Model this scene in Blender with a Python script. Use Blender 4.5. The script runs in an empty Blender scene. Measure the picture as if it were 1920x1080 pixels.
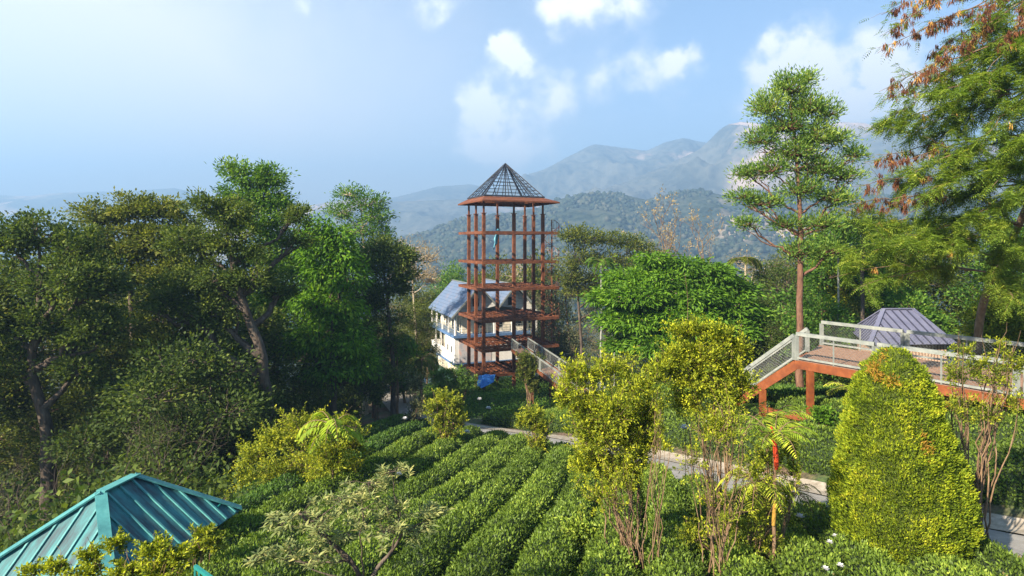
import bpy, math, random
import numpy as np

# ------------------------------------------------------------------ camera, world, sun, exposure
S = bpy.context.scene
COL = S.collection
F = 1100.0                                   # focal length in photo pixels (1920 wide)
HZ = 455.0                                   # horizon row
cam_d = bpy.data.cameras.new("camera"); cam = bpy.data.objects.new("camera", cam_d); COL.objects.link(cam)
cam_d.sensor_width = 36.0; cam_d.lens = 36.0 * F / 1920.0
cam_d.shift_y = -(540 - HZ) / 1920.0
cam_d.clip_start = 0.1; cam_d.clip_end = 30000
cam.location = (0, 0, 0); cam.rotation_euler = (math.radians(90), 0, 0)
S.camera = cam

SUN_EL = math.radians(33); SUN_DIR = (-0.75, -0.661)     # horizontal direction towards the sun
az = math.atan2(SUN_DIR[0], SUN_DIR[1])                  # clockwise from +Y
W = bpy.data.worlds.new("World"); S.world = W; W.use_nodes = True
nt = W.node_tree; nt.nodes.clear()
def N(tree, typ, **kw):
    n = tree.nodes.new(typ)
    for k, v in kw.items(): setattr(n, k, v)
    return n
sky = N(nt, 'ShaderNodeTexSky', sky_type='NISHITA', sun_disc=False)
sky.sun_elevation = SUN_EL; sky.sun_rotation = az
sky.air_density = 1.0; sky.dust_density = 0.25; sky.ozone_density = 1.2; sky.altitude = 900
tc = N(nt, 'ShaderNodeTexCoord')
nz = N(nt, 'ShaderNodeTexNoise'); nz.inputs['Scale'].default_value = 11; nz.inputs['Detail'].default_value = 7; nz.inputs['Roughness'].default_value = .6
nt.links.new(tc.outputs['Generated'], nz.inputs['Vector'])
off = N(nt, 'ShaderNodeVectorMath', operation='MULTIPLY_ADD')
off.inputs[1].default_value = (.11, .11, .11); off.inputs[2].default_value = (-.055, -.055, -.055)
nt.links.new(nz.outputs['Color'], off.inputs[0])
wd = N(nt, 'ShaderNodeVectorMath', operation='ADD')
nt.links.new(tc.outputs['Generated'], wd.inputs[0]); nt.links.new(off.outputs[0], wd.inputs[1])
def dirv(px, py):
    v = np.array([(px - 960) / F, 1.0, (HZ - py) / F]); return v / np.linalg.norm(v)
# cumulus puffs as directions in the sky: (px, py, radius in px, amount)
PUFF = [(965,105,50,1.05),(985,130,34,.7),(935,85,26,.6),(915,180,52,.95),(880,190,36,.8),(905,238,56,1.3),(935,290,70,1.1),(950,195,40,.6),
        (1035,172,48,.7),(1000,240,80,.28),(1130,170,46,.45),(1280,112,44,.95),(1225,125,54,.75),(1160,128,46,.5),(1275,188,40,.35),
        (1485,88,44,.85),(1500,130,90,.6),(1620,140,100,.75),(1570,185,120,.6),(1680,200,110,.6),(1720,150,90,.6),(1450,170,80,.35),(1500,230,120,.3),
        (1060,5,60,.75),(1130,0,60,.5),(1200,5,70,.45),(815,0,55,.85),(560,5,26,.5),(1010,0,40,.5),(660,60,120,.16),(1100,60,160,.14),(1050,330,170,.2)]
VEIL = [(-350,330,850,.80),(-100,120,600,.08),(200,430,700,.6),(700,430,560,.45),(1500,330,300,.12)]
acc = None
for (px, py, r, a) in PUFF + VEIL:
    if (px, py, r, a) == VEIL[0]: accp, acc = acc, None
    d = N(nt, 'ShaderNodeVectorMath', operation='DISTANCE'); nt.links.new(wd.outputs[0], d.inputs[0]); d.inputs[1].default_value = tuple(dirv(px, py))
    m = N(nt, 'ShaderNodeMapRange', interpolation_type='SMOOTHERSTEP'); nt.links.new(d.outputs['Value'], m.inputs['Value'])
    cosf = 1 / math.sqrt(1 + ((px - 960) / F) ** 2 + ((HZ - py) / F) ** 2)
    m.inputs['From Min'].default_value = 0.0; m.inputs['From Max'].default_value = 1.45 * r / F * cosf
    m.inputs['To Min'].default_value = a; m.inputs['To Max'].default_value = 0
    if acc is None: acc = m.outputs[0]
    else:
        s = N(nt, 'ShaderNodeMath', operation='ADD'); nt.links.new(acc, s.inputs[0]); nt.links.new(m.outputs[0], s.inputs[1]); acc = s.outputs[0]
nz2 = N(nt, 'ShaderNodeTexNoise'); nz2.inputs['Scale'].default_value = 21; nz2.inputs['Detail'].default_value = 6; nz2.inputs['Roughness'].default_value = .55
nt.links.new(tc.outputs['Generated'], nz2.inputs['Vector'])
mr = N(nt, 'ShaderNodeMapRange'); nt.links.new(nz2.outputs['Fac'], mr.inputs['Value'])
mr.inputs['From Min'].default_value = .32; mr.inputs['From Max'].default_value = .66; mr.inputs['To Min'].default_value = .35; mr.inputs['To Max'].default_value = 1.45
mu = N(nt, 'ShaderNodeMath', operation='MULTIPLY'); nt.links.new(accp, mu.inputs[0]); nt.links.new(mr.outputs[0], mu.inputs[1])
cl = N(nt, 'ShaderNodeMapRange', interpolation_type='SMOOTHSTEP'); nt.links.new(mu.outputs[0], cl.inputs['Value'])
cl.inputs['From Min'].default_value = .05; cl.inputs['From Max'].default_value = 1.15; cl.inputs['To Max'].default_value = .95
mixc = N(nt, 'ShaderNodeMix', data_type='RGBA'); nt.links.new(cl.outputs[0], mixc.inputs['Factor'])
mixv = N(nt, 'ShaderNodeMix', data_type='RGBA'); nt.links.new(acc, mixv.inputs['Factor']); nt.links.new(sky.outputs[0], mixv.inputs['A']); mixv.inputs['B'].default_value = (5.9, 5.35, 4.9, 1)
nt.links.new(mixv.outputs['Result'], mixc.inputs['A']); mixc.inputs['B'].default_value = (8.2, 7.8, 7.5, 1)
bg = N(nt, 'ShaderNodeBackground'); bg.inputs['Strength'].default_value = 0.050
nt.links.new(mixc.outputs['Result'], bg.inputs['Color'])
wo = N(nt, 'ShaderNodeOutputWorld'); nt.links.new(bg.outputs[0], wo.inputs['Surface'])

sd = bpy.data.lights.new("sun", 'SUN'); sun = bpy.data.objects.new("sun", sd); COL.objects.link(sun)
sd.energy = 5.0; sd.angle = math.radians(0.6); sd.color = (1.0, 0.87, 0.70)
sun.rotation_euler = (math.radians(90) - SUN_EL, 0, math.atan2(SUN_DIR[0], -SUN_DIR[1]))
sun.location = (-60, -20, 60)
S.view_settings.view_transform = 'Standard'; S.view_settings.look = 'None'
S.view_settings.exposure = 2.25; S.view_settings.gamma = 1.0
S.cycles.use_denoising = True
S.cycles.max_bounces = 6; S.cycles.diffuse_bounces = 4; S.cycles.glossy_bounces = 2
S.cycles.transmission_bounces = 4; S.cycles.transparent_max_bounces = 8; S.cycles.volume_bounces = 0
S.cycles.sample_clamp_indirect = 4.0

# ------------------------------------------------------------------ helpers
def at(px, py, Y): return np.array([(px - 960) / F * Y, Y, (HZ - py) / F * Y])
def obj(name, mesh, mat=None, parent=None, loc=None):
    o = bpy.data.objects.new(name, mesh); COL.objects.link(o)
    if mat is not None and len(mesh.materials) == 0: mesh.materials.append(mat)
    if parent is not None: o.parent = parent
    if loc is not None: o.location = tuple(float(c) for c in loc)
    return o
def tag(o, label=None, cat=None, group=None, kind=None):
    if label: o['label'] = label
    if cat: o['category'] = cat
    if group: o['group'] = group
    if kind: o['kind'] = kind
    return o
def thing(name, label, cat, loc=(0, 0, 0), group=None, rz=0.0):
    o = bpy.data.objects.new(name, None); COL.objects.link(o)
    o.location = tuple(float(c) for c in loc); o.rotation_euler = (0, 0, rz)
    o.empty_display_size = .3
    return tag(o, label, cat, group)
def np_mesh(name, V, faces_flat, nper, tint=None, smooth=False):
    """faces_flat: (nf,nper) int array"""
    me = bpy.data.meshes.new(name); V = np.asarray(V, dtype=np.float32); Fc = np.asarray(faces_flat, dtype=np.int32)
    me.vertices.add(len(V)); me.vertices.foreach_set('co', V.ravel())
    me.loops.add(Fc.size); me.loops.foreach_set('vertex_index', Fc.ravel())
    me.polygons.add(len(Fc)); me.polygons.foreach_set('loop_start', np.arange(0, Fc.size, nper, dtype=np.int32))
    if smooth: me.polygons.foreach_set('use_smooth', np.ones(len(Fc), dtype=bool))
    if tint is not None:
        a = me.attributes.new('tint', 'FLOAT', 'FACE'); a.data.foreach_set('value', np.asarray(tint, dtype=np.float32))
    me.update(calc_edges=True)
    return me
def vnoise(P, seed=0):
    """value noise, P (n,3) -> (n,) in 0..1"""
    P = np.asarray(P, dtype=np.float64); i = np.floor(P).astype(np.int64); f = P - i; f = f * f * (3 - 2 * f)
    def h(a):
        n = (a[:, 0] * 374761393 + a[:, 1] * 668265263 + a[:, 2] * 2147483647 + seed * 974634777) & 0xffffffff
        n = ((n ^ (n >> 13)) * 1274126177) & 0xffffffff
        return ((n ^ (n >> 16)) & 0xffff) / 65535.0
    r = 0
    for dx in (0, 1):
        for dy in (0, 1):
            for dz in (0, 1):
                w = (f[:, 0] if dx else 1 - f[:, 0]) * (f[:, 1] if dy else 1 - f[:, 1]) * (f[:, 2] if dz else 1 - f[:, 2])
                r = r + w * h(i + np.array([dx, dy, dz]))
    return r
def fbm(P, oct=5, seed=0, ridged=False):
    P = np.asarray(P, dtype=float); s = 0; a = .5; t = 0
    for k in range(oct):
        v = vnoise(P * 2 ** k + 17.3 * k, seed + k)
        if ridged: v = 1 - abs(2 * v - 1)
        s = s + a * v; t += a; a *= .5
    return s / t
def unit(v): return v / np.maximum(np.linalg.norm(v, axis=-1, keepdims=True), 1e-9)

class Leaves:
    def __init__(s): s.V = []; s.T = []
    def add(s, P, D, Nn, L, Wd, T):
        """rhombic leaves: base P, axis D, normal-ish Nn, length L, width Wd, tint T (arrays)"""
        n = len(P)
        if n == 0: return
        D = unit(D); Sd = unit(np.cross(D, Nn)); U = np.cross(Sd, D)
        L = np.broadcast_to(np.asarray(L, float), (n,))[:, None]; Wd = np.broadcast_to(np.asarray(Wd, float), (n,))[:, None]
        V = np.empty((n, 4, 3)); V[:, 0] = P; V[:, 1] = P + D * L * .45 + Sd * Wd * .5 + U * L * .06
        V[:, 2] = P + D * L - U * L * .05; V[:, 3] = P + D * L * .45 - Sd * Wd * .5 + U * L * .06
        s.V.append(V.reshape(-1, 3)); s.T.append(np.broadcast_to(np.asarray(T, float), (n,)))
    def build(s, name, mat, parent=None, loc=None, origin=(0, 0, 0)):
        return obj(name, s.mesh(name, origin), mat, parent, loc)
    def mesh(s, name, origin=(0, 0, 0)):
        V = np.concatenate(s.V) - np.asarray(origin); T = np.concatenate(s.T)
        return np_mesh(name, V, np.arange(len(V)).reshape(-1, 4), 4, T)
    def count(s): return sum(len(t) for t in s.T)

class Tubes:
    def __init__(s): s.V = []; s.F = []; s.n = 0
    def add(s, pts, r, sides=5):
        P = np.asarray(pts, float); n = len(P); r = np.broadcast_to(np.asarray(r, float), (n,))
        T = unit(np.gradient(P, axis=0)); ref = np.array([.31, .17, .93]) if abs(T[0][2]) < .9 else np.array([1., .1, 0])
        A = unit(np.cross(T, ref)); B = np.cross(T, A)
        th = np.linspace(0, 2 * np.pi, sides, endpoint=False)
        V = P[:, None] + r[:, None, None] * (np.cos(th)[None, :, None] * A[:, None] + np.sin(th)[None, :, None] * B[:, None])
        i = np.arange(n - 1)[:, None] * sides; j = np.arange(sides)[None, :]; j2 = (j + 1) % sides
        Fq = np.stack([i + j, i + j2, i + sides + j2, i + sides + j], -1).reshape(-1, 4) + s.n
        s.V.append(V.reshape(-1, 3)); s.F.append(Fq); s.n += n * sides
    def build(s, name, mat, parent=None, loc=None, origin=(0, 0, 0)):
        return obj(name, s.mesh(name, origin), mat, parent, loc)
    def mesh(s, name, origin=(0, 0, 0)):
        return np_mesh(name, np.concatenate(s.V) - np.asarray(origin), np.concatenate(s.F), 4, None, True)

class Boxes:
    """boxes, beams and prisms in one mesh"""
    def __init__(s): s.v = []; s.f = []
    def box(s, c, half, ax=((1, 0, 0), (0, 1, 0), (0, 0, 1))):
        c = np.asarray(c, float); A = [np.asarray(a, float) for a in ax]; b = len(s.v)
        for k in (-1, 1):
            for j in (-1, 1):
                for i in (-1, 1): s.v.append(c + A[0] * half[0] * i + A[1] * half[1] * j + A[2] * half[2] * k)
        for q in ((0, 2, 3, 1), (4, 5, 7, 6), (0, 1, 5, 4), (2, 6, 7, 3), (0, 4, 6, 2), (1, 3, 7, 5)): s.f.append([b + i for i in q])
    def beam(s, p, q, w, h, up=(0, 0, 1)):
        p = np.asarray(p, float); q = np.asarray(q, float); d = q - p; L = np.linalg.norm(d); d = d / L
        sd = np.cross(d, up); 
        if np.linalg.norm(sd) < 1e-3: sd = np.cross(d, (1, 0, 0))
        sd /= np.linalg.norm(sd); u = np.cross(sd, d)
        s.box((p + q) / 2, (L / 2, w / 2, h / 2), (d, sd, u))
    def poly(s, pts, th):
        """thick polygon: pts top face, extruded by vector th"""
        b = len(s.v); n = len(pts); th = np.asarray(th, float)
        for p in pts: s.v.append(np.asarray(p, float))
        for p in pts: s.v.append(np.asarray(p, float) + th)
        s.f.append([b + i for i in range(n)]); s.f.append([b + n + i for i in reversed(range(n))])
        for i in range(n):
            j = (i + 1) % n; s.f.append([b + j, b + i, b + n + i, b + n + j])
    def build(s, name, mat, parent=None, origin=(0, 0, 0), bevel=0):
        me = bpy.data.meshes.new(name); o = np.asarray(origin)
        me.from_pydata([tuple(v - o) for v in s.v], [], s.f); me.update()
        import bmesh
        bm = bmesh.new(); bm.from_mesh(me); bmesh.ops.recalc_face_normals(bm, faces=bm.faces); bm.to_mesh(me); bm.free()
        ob = obj(name, me, mat, parent)
        return ob

# ------------------------------------------------------------------ materials
def new_mat(name):
    m = bpy.data.materials.new(name); m.use_nodes = True; t = m.node_tree; t.nodes.clear()
    return m, t, N(t, 'ShaderNodeOutputMaterial')
def ramp(t, fac, stops):
    r = N(t, 'ShaderNodeValToRGB'); e = r.color_ramp.elements
    while len(e) < len(stops): e.new(.5)
    for k, (p, c) in enumerate(stops): e[k].position = p; e[k].color = (*c, 1)
    t.links.new(fac, r.inputs['Fac']); return r.outputs['Color']
def leaf_mat(name, cols, transl=.38, rough=.6, spec=.15):
    m, t, out = new_mat(name)
    a = N(t, 'ShaderNodeAttribute'); a.attribute_name = 'tint'
    n = len(cols); cols = [tuple(min(.62, v * 1.5) for v in col) for col in cols]; c = ramp(t, a.outputs['Fac'], [(k / (n - 1), col) for k, col in enumerate(cols)])
    p = N(t, 'ShaderNodeBsdfPrincipled'); t.links.new(c, p.inputs['Base Color']); p.inputs['Roughness'].default_value = rough
    p.inputs['Specular IOR Level'].default_value = spec
    tr = N(t, 'ShaderNodeBsdfTranslucent'); hs = N(t, 'ShaderNodeHueSaturation'); t.links.new(c, hs.inputs['Color'])
    hs.inputs['Saturation'].default_value = 1.1; hs.inputs['Value'].default_value = 1.25
    t.links.new(hs.outputs[0], tr.inputs['Color'])
    mx = N(t, 'ShaderNodeMixShader'); mx.inputs[0].default_value = transl
    t.links.new(p.outputs[0], mx.inputs[1]); t.links.new(tr.outputs[0], mx.inputs[2]); t.links.new(mx.outputs[0], out.inputs['Surface'])
    return m
def noise_mat(name, cols, scale=3.0, rough=.85, bump=.3, detail=6, stretch=(1, 1, 1), coord='Object', bscale=None, spec=.3, metal=0.0, bdist=.05):
    m, t, out = new_mat(name)
    tc = N(t, 'ShaderNodeTexCoord'); mp = N(t, 'ShaderNodeMapping'); mp.inputs['Scale'].default_value = stretch
    t.links.new(tc.outputs[coord], mp.inputs['Vector'])
    z = N(t, 'ShaderNodeTexNoise'); z.inputs['Scale'].default_value = scale; z.inputs['Detail'].default_value = detail; z.inputs['Roughness'].default_value = .65
    t.links.new(mp.outputs[0], z.inputs['Vector'])
    n = len(cols); c = ramp(t, z.outputs['Fac'], [(.3 + .4 * k / (n - 1), col) for k, col in enumerate(cols)])
    p = N(t, 'ShaderNodeBsdfPrincipled'); t.links.new(c, p.inputs['Base Color']); p.inputs['Roughness'].default_value = rough
    p.inputs['Specular IOR Level'].default_value = spec; p.inputs['Metallic'].default_value = metal
    if bump:
        z2 = N(t, 'ShaderNodeTexNoise'); z2.inputs['Scale'].default_value = bscale or scale * 3; z2.inputs['Detail'].default_value = 5
        t.links.new(mp.outputs[0], z2.inputs['Vector'])
        b = N(t, 'ShaderNodeBump'); b.inputs['Strength'].default_value = bump; b.inputs['Distance'].default_value = bdist
        t.links.new(z2.outputs['Fac'], b.inputs['Height']); t.links.new(b.outputs[0], p.inputs['Normal'])
    t.links.new(p.outputs[0], out.inputs['Surface']); return m
M = {}
M['l_dark'] = leaf_mat('leaf_dark', [(.020, .034, .009), (.038, .060, .012), (.068, .094, .016), (.12, .14, .022)])  # darkened leaf colour; the shade over the left wood is put into it
M['l_olive'] = leaf_mat('leaf_olive', [(.024, .036, .008), (.055, .075, .012), (.10, .115, .018), (.16, .16, .03)])
M['l_mid'] = leaf_mat('leaf_mid', [(.018, .045, .010), (.045, .10, .014), (.085, .155, .018), (.15, .21, .03)])
M['l_bright'] = leaf_mat('leaf_bright', [(.025, .06, .007), (.05, .115, .009), (.09, .175, .012), (.16, .26, .02)])
M['l_umbrella'] = leaf_mat('leaf_umbrella', [(.02, .05, .006), (.045, .10, .008), (.08, .16, .012), (.14, .23, .02)])
M['l_yellow'] = leaf_mat('leaf_yellow', [(.04, .062, .008), (.12, .15, .012), (.26, .275, .016), (.45, .41, .025)], .35)
M['l_yolive'] = leaf_mat('leaf_yellow_olive', [(.035, .055, .008), (.09, .12, .012), (.19, .21, .016), (.34, .33, .025)], .35)
M['l_cypress'] = leaf_mat('leaf_cypress', [(.025, .045, .005), (.09, .13, .008), (.20, .24, .012), (.36, .33, .025)], .25)
M['l_feather'] = leaf_mat('leaf_feather', [(.035, .062, .012), (.08, .13, .018), (.14, .195, .026), (.27, .28, .04)], .45)
M['l_oak'] = leaf_mat('leaf_oak', [(.03, .065, .014), (.065, .125, .022), (.115, .18, .03), (.22, .27, .05)], .4)
M['l_pale'] = leaf_mat('leaf_pale', [(.04, .06, .025), (.10, .13, .05), (.19, .21, .075), (.36, .33, .12)], .35)
M['l_dry'] = leaf_mat('leaf_dry', [(.10, .075, .04), (.18, .14, .07), (.26, .20, .10), (.32, .24, .12)], .3)
M['l_distant'] = leaf_mat('leaf_distant', [(.010, .016, .012), (.018, .028, .018), (.030, .040, .022), (.055, .055, .035)], .1)
M['l_rust'] = leaf_mat('leaf_rust', [(.10, .06, .015), (.20, .11, .02), (.30, .17, .03), (.38, .26, .04)])
M['l_grey'] = leaf_mat('leaf_grey', [(.025, .035, .015), (.06, .07, .03), (.11, .115, .05), (.17, .165, .08)], .3)
M['l_tea'] = leaf_mat('leaf_tea', [(.026, .045, .008), (.06, .095, .013), (.105, .16, .020), (.24, .29, .04)], .3, .5, .2)
M['l_teadark'] = leaf_mat('leaf_tea_dark', [(.018, .038, .008), (.038, .078, .014), (.068, .12, .018), (.11, .17, .03)], .3, .5, .2)
M['l_rose'] = leaf_mat('leaf_rose', [(.02, .05, .02), (.05, .10, .035), (.09, .15, .05), (.22, .11, .06)], .3)
M['l_palm'] = leaf_mat('leaf_palm', [(.03, .07, .01), (.09, .15, .015), (.20, .26, .02), (.45, .42, .05)], .35)
M['pod'] = leaf_mat('seed_pod', [(.045, .016, .009), (.095, .038, .017), (.15, .066, .026), (.32, .18, .04)], .2)
M['flower'] = leaf_mat('flower_petal', [(.8, .8, .72), (.8, .8, .75), (.85, .84, .6), (.85, .85, .5)], .3)
M['bark_dark'] = noise_mat('bark_dark', [(.03, .022, .016), (.07, .052, .038), (.12, .095, .07)], 6, stretch=(1, 1, .25), bump=.6)
M['bark_red'] = noise_mat('bark_red', [(.07, .035, .022), (.13, .065, .04), (.20, .11, .07)], 5, stretch=(1, 1, .4), bump=.6)
M['bark_pale'] = noise_mat('bark_pale', [(.20, .16, .11), (.34, .28, .19), (.48, .41, .30)], 6, stretch=(1, 1, .3), bump=.4)
M['bark_tan'] = noise_mat('bark_tan', [(.08, .05, .028), (.16, .10, .055), (.26, .18, .11)], 8, stretch=(1, 1, .3), bump=.5)
M['bark_white'] = noise_mat('bark_white', [(.14, .14, .12), (.24, .24, .21), (.32, .32, .28)], 5, stretch=(1, 1, 4), bump=.2)
M['red_sheath'] = noise_mat('red_sheath', [(.30, .025, .012), (.42, .05, .018), (.5, .09, .03)], 4, rough=.4, bump=.1)
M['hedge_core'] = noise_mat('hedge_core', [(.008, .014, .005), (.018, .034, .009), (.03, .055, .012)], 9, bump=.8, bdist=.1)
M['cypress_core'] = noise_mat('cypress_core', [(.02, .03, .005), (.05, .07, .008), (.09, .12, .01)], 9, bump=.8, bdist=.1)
M['soil'] = noise_mat('soil', [(.06, .035, .02), (.12, .07, .042), (.20, .13, .085)], 3, bump=.6, bdist=.06)
M['asphalt'] = noise_mat('path_asphalt', [(.17, .165, .155), (.23, .22, .20), (.28, .265, .24)], 2.5, bump=.25, bscale=60, bdist=.01)
M['concrete'] = noise_mat('kerb_concrete', [(.17, .145, .11), (.26, .225, .175), (.36, .32, .26)], 4, bump=.4, bscale=25, bdist=.02)
M['rust'] = noise_mat('rust_steel', [(.06, .020, .010), (.12, .040, .016), (.19, .070, .026)], 2.2, rough=.7, bump=.25, bscale=18, bdist=.02)
M['rust_bright'] = noise_mat('painted_oxide_steel', [(.10, .027, .009), (.16, .044, .012), (.23, .07, .02)], 2.5, rough=.6, bump=.15, bscale=18, bdist=.02)
M['rust_eave'] = noise_mat('eave_steel', [(.07, .022, .010), (.12, .038, .014), (.19, .065, .02)], 2.5, rough=.7, bump=.2, bscale=18, bdist=.02)
M['black_steel'] = noise_mat('black_steel', [(.010, .012, .018), (.02, .024, .035), (.04, .045, .06)], 3, rough=.5, bump=.1)
M['white_wall'] = noise_mat('white_wall', [(.50, .48, .43), (.66, .64, .59), (.74, .72, .67)], .9, rough=.85, bump=.15, bscale=8)
M['sunwarm_cream_wall'] = noise_mat('sunwarm_cream_wall', [(.56, .49, .36), (.67, .60, .46), (.74, .67, .54)], .9, rough=.85, bump=.1)  # cream tone has the warm sunlight on the house walls put into the colour
M['grey_mural'] = noise_mat('grey_painted_wall', [(.28, .28, .30), (.42, .41, .42), (.55, .36, .30)], 1.8, rough=.85, bump=.1, detail=3)
M['blue_trim'] = noise_mat('blue_trim', [(.05, .10, .20), (.08, .15, .28), (.12, .20, .34)], 3, rough=.6, bump=.1)
M['glass_dark'] = noise_mat('dark_window', [(.01, .013, .018), (.02, .025, .03)], 3, rough=.15, bump=0, spec=.6)
M['rail_paint'] = noise_mat('rail_paint', [(.13, .145, .135), (.19, .205, .185), (.25, .26, .23)], 3, rough=.55, bump=.1)
M['wire'] = noise_mat('galvanised_wire', [(.14, .15, .14), (.22, .23, .22)], 5, rough=.5, bump=0, metal=.3)
M['deck'] = noise_mat('deck_boards', [(.16, .085, .05), (.24, .14, .09), (.30, .19, .13)], 3, stretch=(6, 1, 1), bump=.3)
M['tarp'] = noise_mat('blue_tarp', [(.02, .12, .42), (.035, .20, .60), (.06, .27, .66)], 2, rough=.5, bump=.6, bdist=.1)
M['tarp_teal'] = noise_mat('teal_tarp', [(.06, .20, .26), (.10, .30, .38), (.14, .38, .45)], 2, rough=.6, bump=.5, bdist=.1)
M['green_fence'] = noise_mat('green_fence', [(.01, .12, .11), (.02, .20, .18)], 3, rough=.5, bump=0)
M['dark_green'] = noise_mat('dark_green_plinth', [(.02, .05, .04), (.03, .08, .06)], 2, bump=.1)
M['rock'] = noise_mat('pale_earth', [(.30, .26, .20), (.42, .37, .30), (.5, .45, .38)], 1.5, bump=.5)
M['yellow_trunk'] = noise_mat('yellow_sheath', [(.22, .12, .02), (.32, .19, .03)], 4, bump=.1)
def striped(name, ca, cb, axis, period, duty, grime=(.1, .1, .1), grime_amt=.3, rough=.45, gscale=1.2, gst=(1, 1, 1), lo=.5, hi=.68, spec=.5):
    """seams at a period along one object axis, with weather streaks"""
    m, t, out = new_mat(name); tc = N(t, 'ShaderNodeTexCoord'); sx = N(t, 'ShaderNodeSeparateXYZ'); t.links.new(tc.outputs['Object'], sx.inputs[0])
    d = N(t, 'ShaderNodeMath', operation='DIVIDE'); t.links.new(sx.outputs[axis], d.inputs[0]); d.inputs[1].default_value = period
    fr = N(t, 'ShaderNodeMath', operation='FRACT'); t.links.new(d.outputs[0], fr.inputs[0])
    lt = N(t, 'ShaderNodeMath', operation='LESS_THAN'); t.links.new(fr.outputs[0], lt.inputs[0]); lt.inputs[1].default_value = duty
    mx = N(t, 'ShaderNodeMix', data_type='RGBA'); t.links.new(lt.outputs[0], mx.inputs['Factor']); mx.inputs['A'].default_value = (*ca, 1); mx.inputs['B'].default_value = (*cb, 1)
    mp = N(t, 'ShaderNodeMapping'); mp.inputs['Scale'].default_value = gst; t.links.new(tc.outputs['Object'], mp.inputs['Vector'])
    z = N(t, 'ShaderNodeTexNoise'); z.inputs['Scale'].default_value = gscale; z.inputs['Detail'].default_value = 8; z.inputs['Roughness'].default_value = .7; t.links.new(mp.outputs[0], z.inputs['Vector'])
    g = N(t, 'ShaderNodeMapRange'); t.links.new(z.outputs['Fac'], g.inputs['Value']); g.inputs['From Min'].default_value = lo; g.inputs['From Max'].default_value = hi; g.inputs['To Max'].default_value = grime_amt
    m2 = N(t, 'ShaderNodeMix', data_type='RGBA'); t.links.new(g.outputs[0], m2.inputs['Factor']); t.links.new(mx.outputs['Result'], m2.inputs['A']); m2.inputs['B'].default_value = (*grime, 1)
    p = N(t, 'ShaderNodeBsdfPrincipled'); t.links.new(m2.outputs['Result'], p.inputs['Base Color']); p.inputs['Roughness'].default_value = rough; p.inputs['Specular IOR Level'].default_value = spec
    b = N(t, 'ShaderNodeBump'); b.inputs['Strength'].default_value = .5; b.inputs['Distance'].default_value = .03; t.links.new(lt.outputs[0], b.inputs['Height']); t.links.new(b.outputs[0], p.inputs['Normal'])
    t.links.new(p.outputs[0], out.inputs['Surface']); return m
M['blue_roof'] = striped('blue_sheet_roof', (.095, .135, .205), (.06, .09, .14), 'Y', .45, .14, (.22, .17, .17), .7, .6, .6, (1, 1, 1), .5, .75, .2)
M['hut_roof'] = noise_mat('slate_blue_sheet', [(.09, .095, .145), (.115, .12, .175), (.14, .145, .20)], 1.5, rough=.55, bump=.1)
M['hut_seam'] = noise_mat('hut_seam', [(.03, .032, .055), (.045, .048, .075)], 2, rough=.6, bump=0)
M['teal_roof'] = striped('teal_sheet_roof', (.042, .19, .195), (.032, .155, .16), 'X', .2, .2, (.035, .05, .06), .9, .6, 1.3, (3.5, .7, 1), .40, .60, .25)
M['teal_trim'] = noise_mat('teal_flashing', [(.035, .14, .145), (.06, .22, .215), (.095, .28, .26)], 2.5, rough=.5, bump=.1)
M['boards'] = striped('lap_boards', (.62, .61, .57), (.40, .39, .37), 'Z', .32, .1, (.4, .36, .3), .3, .7)
M['hut_wall'] = striped('bamboo_wall', (.55, .38, .27), (.22, .12, .07), 'X', .16, .35, (.6, .5, .42), .5, .7)

# ------------------------------------------------------------------ terrain
PATHP = np.array([(-16, 74), (-12.5, 60), (-9.2, 50), (-6.2, 42), (-4.2, 38.2), (-1.9, 35.4), (2.25, 30.9), (5.8, 24.6), (9.3, 17.4), (11.6, 13.9), (14.5, 10.5), (19, 6.5), (26, 3)], float)
def seg_dist(x, y, P=PATHP):
    """distance to the path and side (+ = far/right side)"""
    x = np.asarray(x, float); y = np.asarray(y, float); best = np.full(x.shape, 1e9); side = np.zeros(x.shape)
    for a, b in zip(P[:-1], P[1:]):
        d = b - a; L2 = d @ d; t = np.clip(((x - a[0]) * d[0] + (y - a[1]) * d[1]) / L2, 0, 1)
        qx = x - (a[0] + t * d[0]); qy = y - (a[1] + t * d[1]); dist = np.hypot(qx, qy)
        cr = d[0] * qy - d[1] * qx; m = dist < best
        best = np.where(m, dist, best); side = np.where(m, np.sign(cr), side)
    return best, side
def sst(a, b, x): t = np.clip((x - a) / (b - a), 0, 1); return t * t * (3 - 2 * t)
def G(x, y):
    x = np.asarray(x, float); y = np.asarray(y, float)
    z = -4.35 - .2 * np.clip(y, -20, 46) - .115 * np.clip(y - 46, 0, 20)
    z = z - .30 * np.clip(y - 66, 0, 400) - .0
    dl = np.clip(-x - (6.5 + np.clip(y - 13, 0, 60) * .13), 0, 20); z = z - np.minimum(3.2, dl * .32) * (1 - .4 * sst(45, 62, y))
    d, s = seg_dist(x, y)
    r = np.where(s > 0, np.clip((d - 1.5) * .45, 0, 2.0), 0) * sst(1, 8, x) * (1 - sst(36, 50, y)); z = z + r
    z = z + sst(24, 70, x) * np.clip(x - 24, 0, 300) * .02
    far = sst(75, 160, np.hypot(x, y)); z = z + far * 2 * np.sin(x * .02) * np.cos(y * .013)
    return np.maximum(z, -150)
def g(x, y): return float(G(np.array([x]), np.array([y]))[0])
ax = np.concatenate([np.linspace(-3900, -160, 24), np.linspace(-130, -32, 18), np.linspace(-30, 32, 140), np.linspace(35, 130, 18), np.linspace(160, 3900, 24)])
ay = np.concatenate([np.linspace(-400, -10, 6), np.linspace(-8, 72, 170), np.linspace(75, 200, 26), np.linspace(240, 3900, 26)])
XX, YY = np.meshgrid(ax, ay); ZZ = G(XX.ravel(), YY.ravel())
near = (np.hypot(XX.ravel(), YY.ravel()) < 90)
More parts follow.
